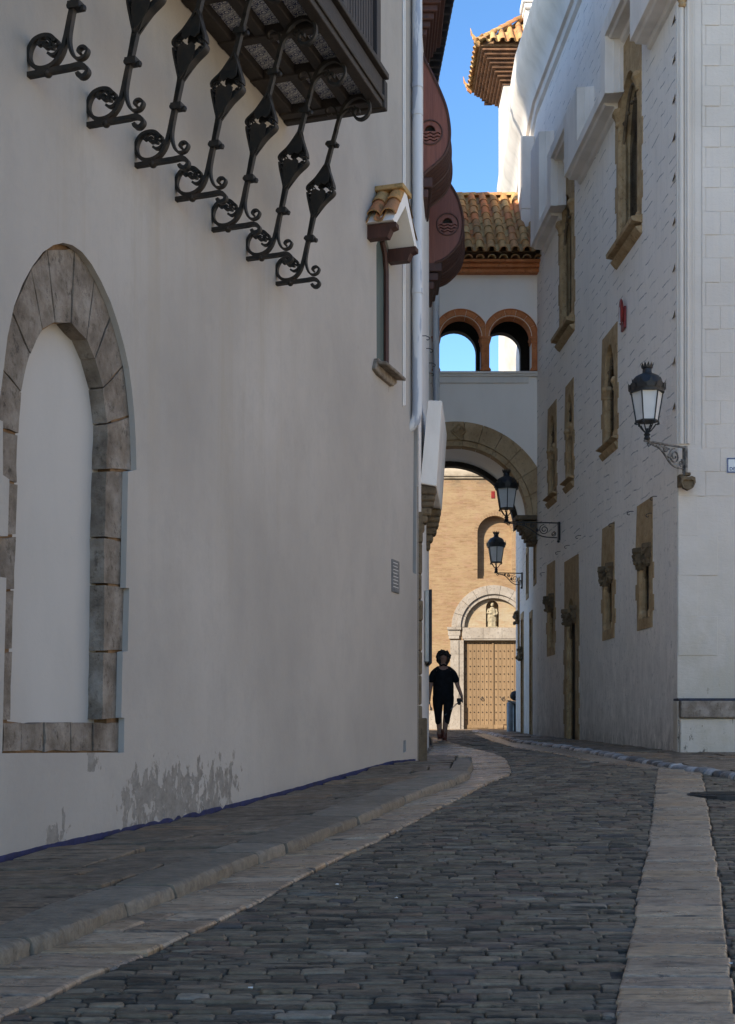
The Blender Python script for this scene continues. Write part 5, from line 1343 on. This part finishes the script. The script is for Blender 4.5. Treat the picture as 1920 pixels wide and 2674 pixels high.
# ------------------------------------------------------------------ drain cover, bin, rail
px_,py_=cast(1893,2080)
MC=thing('drain_cover','dark oval iron drain cover set in the setts at the right edge','drain cover',(px_,py_,gz(px_,py_)+.012))
mb=MB(); mb.lathe([(.33,-.03),(.33,.006),(.31,.012),(0.02,.012)],28); mb.build('lid',M['lamp_iron'],MC,world=False)
mb=MB()
for i in range(-5,6):
    h=sqrt(max(.29**2-(i*.05)**2,0)); mb.box((-h,i*.05-.012,.012),(h,i*.05+.012,.02))
mb.build('rib',M['iron'],MC,world=False)
bxx,byy=(1338-CX)/F*36,36.0
BN=thing('litter_bin','grey post bin with a slanted dark top and black bundle, by the far right wall','bin',(bxx,byy,gz(bxx,byy)))
mb=MB(); mb.lathe([(.10,0),(.10,.82),(.09,.84)],16,(-.05,0,0)); mb.build('post',M['steel'],BN,world=False,smooth=True)
mb=MB(); mb.box((-.02,.05,0),(.22,.35,.82)); mb.build('body',M['black'],BN,world=False,bevel=.02)
mb=MB(); mb.add([(-.12,-.1,.90),(.24,-.1,.84),(.24,.35,.84),(-.12,.35,.90),(-.06,-.1,.83),(.24,-.1,.76),(.24,.35,.76),(-.06,.35,.83)],[(0,1,2,3),(4,5,6,7),(0,1,5,4),(1,2,6,5),(2,3,7,6),(3,0,4,7)]); mb.build('lid',M['steel'],BN,world=False,bevel=.01)
mb=MB(); mb.ball((.10,.1,1.02),.14,0,12,8,1.1,1,.95,.06); mb.ball((.2,.1,1.1),.12,0,12,8,1,1,1,.06); mb.build('bundle',M['black'],BN,world=False,smooth=True)
rx=cx(1262); 
RL=thing('door_mat','low rust red mat and rail on the ground at the church door','mat',(rx,46.9,gz(rx,46.9)+.015))
rust=mat_noise('rust_red',(.16,.05,.025),(.26,.10,.05),8,.8)
mb=MB(); mb.box((-.3,-.15,0),(.62,.15,.02)); mb.build('mat',rust,RL,world=False)
mb=MB(); mb.tube([(.62,0,0),(.62,0,.16),(.95,0,.16),(.95,0,0)],.02,6); mb.build('rail',rust,RL,world=False)

# ------------------------------------------------------------------ person
PX,PYY=(1158-CX)/F*25.3,25.3
PS=thing('person','woman with dark curly hair walking toward us in black polo shirt and cropped black trousers','person',(PX,PYY,gz(PX,PYY)+.012))
def skin_obj(name,nodes,edges,mat,parent,sub=2,root=0):
    me=bpy.data.meshes.new(name); me.from_pydata([n_[:3] for n_ in nodes],edges,[]); o=bpy.data.objects.new(name,me); C.objects.link(o)
    me.materials.append(mat); o.parent=parent
    sk=o.modifiers.new('skin','SKIN'); sk.use_smooth_shade=True
    for i,n_ in enumerate(nodes):
        r=n_[3]; r=(r,r) if not isinstance(r,tuple) else r; me.skin_vertices[0].data[i].radius=r
    me.skin_vertices[0].data[root].use_root=True
    s_=o.modifiers.new('sub','SUBSURF'); s_.levels=sub; s_.render_levels=sub
    return o
SKIN=mat_noise('tan_skin',(.30,.155,.10),(.38,.20,.135),8,.55,.1,60,coord='obj')
CLOTH=mat_noise('black_cotton',(.007,.007,.008),(.014,.014,.016),14,.9,.5,60,.004,coord='obj',spec=.2)
HAIR=mat_noise('dark_brown_hair',(.012,.007,.005),(.03,.017,.011),20,.6,.5,80,coord='obj')
BOOT=mat_noise('red_brown_leather',(.12,.03,.015),(.20,.055,.03),10,.5,.2,40,coord='obj')
nodes=[(0,0,.90,.145),(0,0,1.05,.14),(0,-.01,1.22,.15),(0,0,1.34,.085),(0,-.005,1.45,.052),(0,-.015,1.50,.056),(0,-.025,1.555,.080),(0,-.025,1.63,.080),
 (-.12,0,1.325,.055),(-.19,0,1.275,.05),(-.235,.01,1.06,.044),(-.262,-.03,.86,.030),(-.268,-.045,.80,.032),
 (.12,0,1.325,.055),(.19,0,1.275,.05),(.262,.01,1.07,.044),(.335,-.03,.88,.030),(.35,-.05,.82,.032),
 (-.095,0,.80,.105),(-.085,-.01,.48,.062),(-.075,.03,.30,.058),(-.062,.04,.10,.038),
 (.095,0,.80,.105),(.055,-.03,.48,.062),(.035,-.03,.30,.058),(.02,-.03,.10,.038)]
edges=[(0,1),(1,2),(2,3),(3,4),(4,5),(5,6),(6,7),(3,8),(8,9),(9,10),(10,11),(11,12),(3,13),(13,14),(14,15),(15,16),(16,17),(0,18),(18,19),(19,20),(20,21),(0,22),(22,23),(23,24),(24,25)]
# fingers
def fingers(hi,base,sg):
    hx,hy,hz=base
    for k in range(4):
        i0=len(nodes); oy=-.028+k*.018; ln=(.05,.06,.056,.044)[k]
        nodes.append((hx+.004*sg,hy+oy,hz-.045,.0095)); nodes.append((hx+.012*sg,hy+oy-.008,hz-.045-ln*.6,.009)); nodes.append((hx-.004*sg,hy+oy-.016,hz-.045-ln,.008))
        edges.extend([(hi,i0),(i0,i0+1),(i0+1,i0+2)])
    i0=len(nodes); nodes.append((hx-.012*sg,hy-.045,hz-.015,.011)); nodes.append((hx-.02*sg,hy-.060,hz-.045,.009)); edges.extend([(hi,i0),(i0,i0+1)])
fingers(12,(-.268,-.045,.80),-1); fingers(17,(.35,-.05,.82),1)
skin_obj('body',nodes,edges,SKIN,PS)
# shirt
sn=[(0,0,.80,(.215,.165)),(0,0,.90,(.215,.165)),(0,0,1.05,(.215,.16)),(0,-.01,1.22,(.205,.155)),(0,0,1.35,(.15,.115)),(0,0,1.43,(.078,.072)),(-.12,0,1.345,.075),(-.195,0,1.285,.070),(-.238,0,1.09,.068),(.12,0,1.345,.075),(.195,0,1.285,.070),(.258,0,1.09,.068)]
o=skin_obj('polo_shirt',sn,[(0,1),(1,2),(2,3),(3,4),(4,5),(4,6),(6,7),(7,8),(4,9),(9,10),(10,11)],CLOTH,PS)
tn=[(0,0,.99,(.19,.15)),(0,.01,.86,(.20,.155)),(-.105,0,.76,.128),(-.098,-.01,.50,.076),(-.090,.02,.30,.062),(.105,0,.76,.128),(.07,-.03,.50,.076),(.05,-.03,.30,.062)]
skin_obj('trousers',tn,[(0,1),(1,2),(2,3),(3,4),(1,5),(5,6),(6,7)],CLOTH,PS)
for (x,y_,z0) in ((-.062,.045,.03),(.02,-.03,0)):
    mb=MB()
    mb.tube([(x,y_+.01,.20+z0),(x,y_+.01,.10+z0),(x,y_+.0,.055+z0)],[.052,.05,.05],12)
    mb.ball((x,y_-.055,.045+z0),.055,0,12,8,.85,1.9,.72); mb.box((x-.046,y_-.15,0+z0),(x+.046,y_+.055,.022+z0))
    mb.build('boot',BOOT,PS,world=False,smooth=True)
mb=MB(); random.seed(11)
for i in range(460):
    a=random.uniform(0,2*pi); ph=math.acos(random.uniform(-.92,1)); q=random.uniform(.9,1.12)
    x=.112*sin(ph)*cos(a)*q; y_=.012+.108*sin(ph)*sin(a)*q; z=1.582+.122*cos(ph)*q
    if y_<-.02 and z<1.625 and abs(x)<.078: continue
    mb.ball((x,y_-.01,z),random.uniform(.014,.028),0,6,4,1,1,1,.25)
mb.build('hair',HAIR,PS,world=False,smooth=True)
mb=MB(); mb.ball((0,-.108,1.565),.014,0,8,6,.8,1.2,1.4); mb.ball((0,-.098,1.525),.02,0,8,5,1.3,.5,.35)
for s_ in (-1,1): mb.ball((s_*.032,-.094,1.592),.011,0,8,5,1.3,.6,.7); mb.ball((s_*.086,-.015,1.575),.02,0,8,5,.4,.8,1.3)
mb.build('face',SKIN,PS,world=False,smooth=True)
mb=MB(); mb.tube([(0,-.07,1.44),(-.05,-.085,1.42),(-.075,-.03,1.455),(0,.05,1.46),(.075,-.03,1.455),(.05,-.085,1.42),(0,-.07,1.44)],.017,6); mb.build('collar',CLOTH,PS,world=False,smooth=True)
LE=thing('folded_stick','dark device with a thin rod pointing down, gripped in the hand at picture right','stick',(PX+.335,PYY-.07,gz(PX,PYY)+.80))
mb=MB(); mb.box((-.085,-.03,-.05),(.03,.03,.02)); mb.ball((-.04,0,-.07),.04,0,8,6); o=mb.build('grip',M['black'],LE,world=False,bevel=.01)
mb=MB(); mb.tube([(-.05,0,-.05),(-.31,-.02,-.30)],.009,6); mb.build('rod',M['steel'],LE,world=False)
KY=thing('small_tool','small dark object dangling from the hand at picture left','tool',(PX-.262,PYY-.06,gz(PX,PYY)+.76))
mb=MB(); mb.tube([(0,0,.0),(.015,0,-.09),(.03,0,-.13)],[.012,.009,.02],6); mb.ball((.032,0,-.15),.024,0,8,5); mb.build('body',M['steel'],KY,world=False,smooth=True)
# scraps of paper on the setts
pr=None
for (x,y_) in ((1035,2356),(655,2595),(1908,2530),(880,2320)):
    a,b=cast(x,y_)
    mb=MB(); mb.add([(-.022,-.01,.004),(.02,-.012,.0),(.024,.012,.006),(-.016,.014,.0),(-.022,-.01,.009),(.02,-.012,.005),(.024,.012,.011),(-.016,.014,.005)],[(0,1,2,3),(4,5,6,7),(0,1,5,4),(1,2,6,5),(2,3,7,6),(3,0,4,7)])
    lab={1035:'white paper scrap lying near the middle of the black setts',655:'white paper scrap on the setts at the lower left of the lane',1908:'white paper scrap on the right hand edge of the buff stone strip',880:'white paper scrap on the setts left of the central one'}[x]
    if pr is None: o=mb.build('paper_scrap',M['enamel']); pr=o
    else: o=pr.copy(); C.objects.link(o)
    o.location=(a,b,gz(a,b)+.02); o.rotation_euler=(0,0,x*1.3); o.scale=(.45,.45,.6); tag(o,lab,'litter','scraps of paper on the road')

for o in list(C.objects):       # tidy names of nested empties
    if o.type=='EMPTY' and 'label' in o and not o['label']: del o['label']

# ------------------------------------------------------------------ light, sky, camera
AZ=radians(45); EL=radians(31)
w=bpy.data.worlds.new('World'); S.world=w; w.use_nodes=True; nt=w.node_tree
bg=nt.nodes['Background']; sk=nt.nodes.new('ShaderNodeTexSky'); sk.sky_type='NISHITA'; sk.sun_disc=False
sk.sun_elevation=EL
sdir=Vector((-sin(AZ)*cos(EL),-cos(AZ)*cos(EL),sin(EL)))
sk.sun_rotation=math.atan2(sdir.x,sdir.y)
sk.air_density=.85; sk.dust_density=.2; sk.ozone_density=2.2; sk.altitude=10
hs=nt.nodes.new('ShaderNodeHueSaturation'); hs.inputs['Saturation'].default_value=1.18; hs.inputs['Value'].default_value=.87; nt.links.new(sk.outputs[0],hs.inputs['Color']); nt.links.new(hs.outputs[0],bg.inputs[0]); bg.inputs[1].default_value=.105
sl_=bpy.data.lights.new('sun','SUN'); sl_.energy=3.0; sl_.angle=radians(.5); sl_.color=(1,.90,.75)
so=bpy.data.objects.new('sun',sl_); C.objects.link(so); so.rotation_euler=sdir.to_track_quat('Z','Y').to_euler(); so.location=(0,0,30)
cam=bpy.data.cameras.new('camera'); co=bpy.data.objects.new('camera',cam); C.objects.link(co); S.camera=co
co.location=(0,0,EYE); co.rotation_euler=(pi/2,0,0)
cam.sensor_fit='VERTICAL'; cam.sensor_height=36; cam.lens=F/2674*36; cam.shift_y=(HY-1337)/2674; cam.clip_end=500; cam.clip_start=.05
S.view_settings.view_transform='Standard'; S.view_settings.look='None'; S.view_settings.exposure=1.75; S.view_settings.gamma=1
S.render.engine='CYCLES'; S.cycles.max_bounces=16; S.cycles.diffuse_bounces=14
S.render.resolution_x=735; S.render.resolution_y=1024
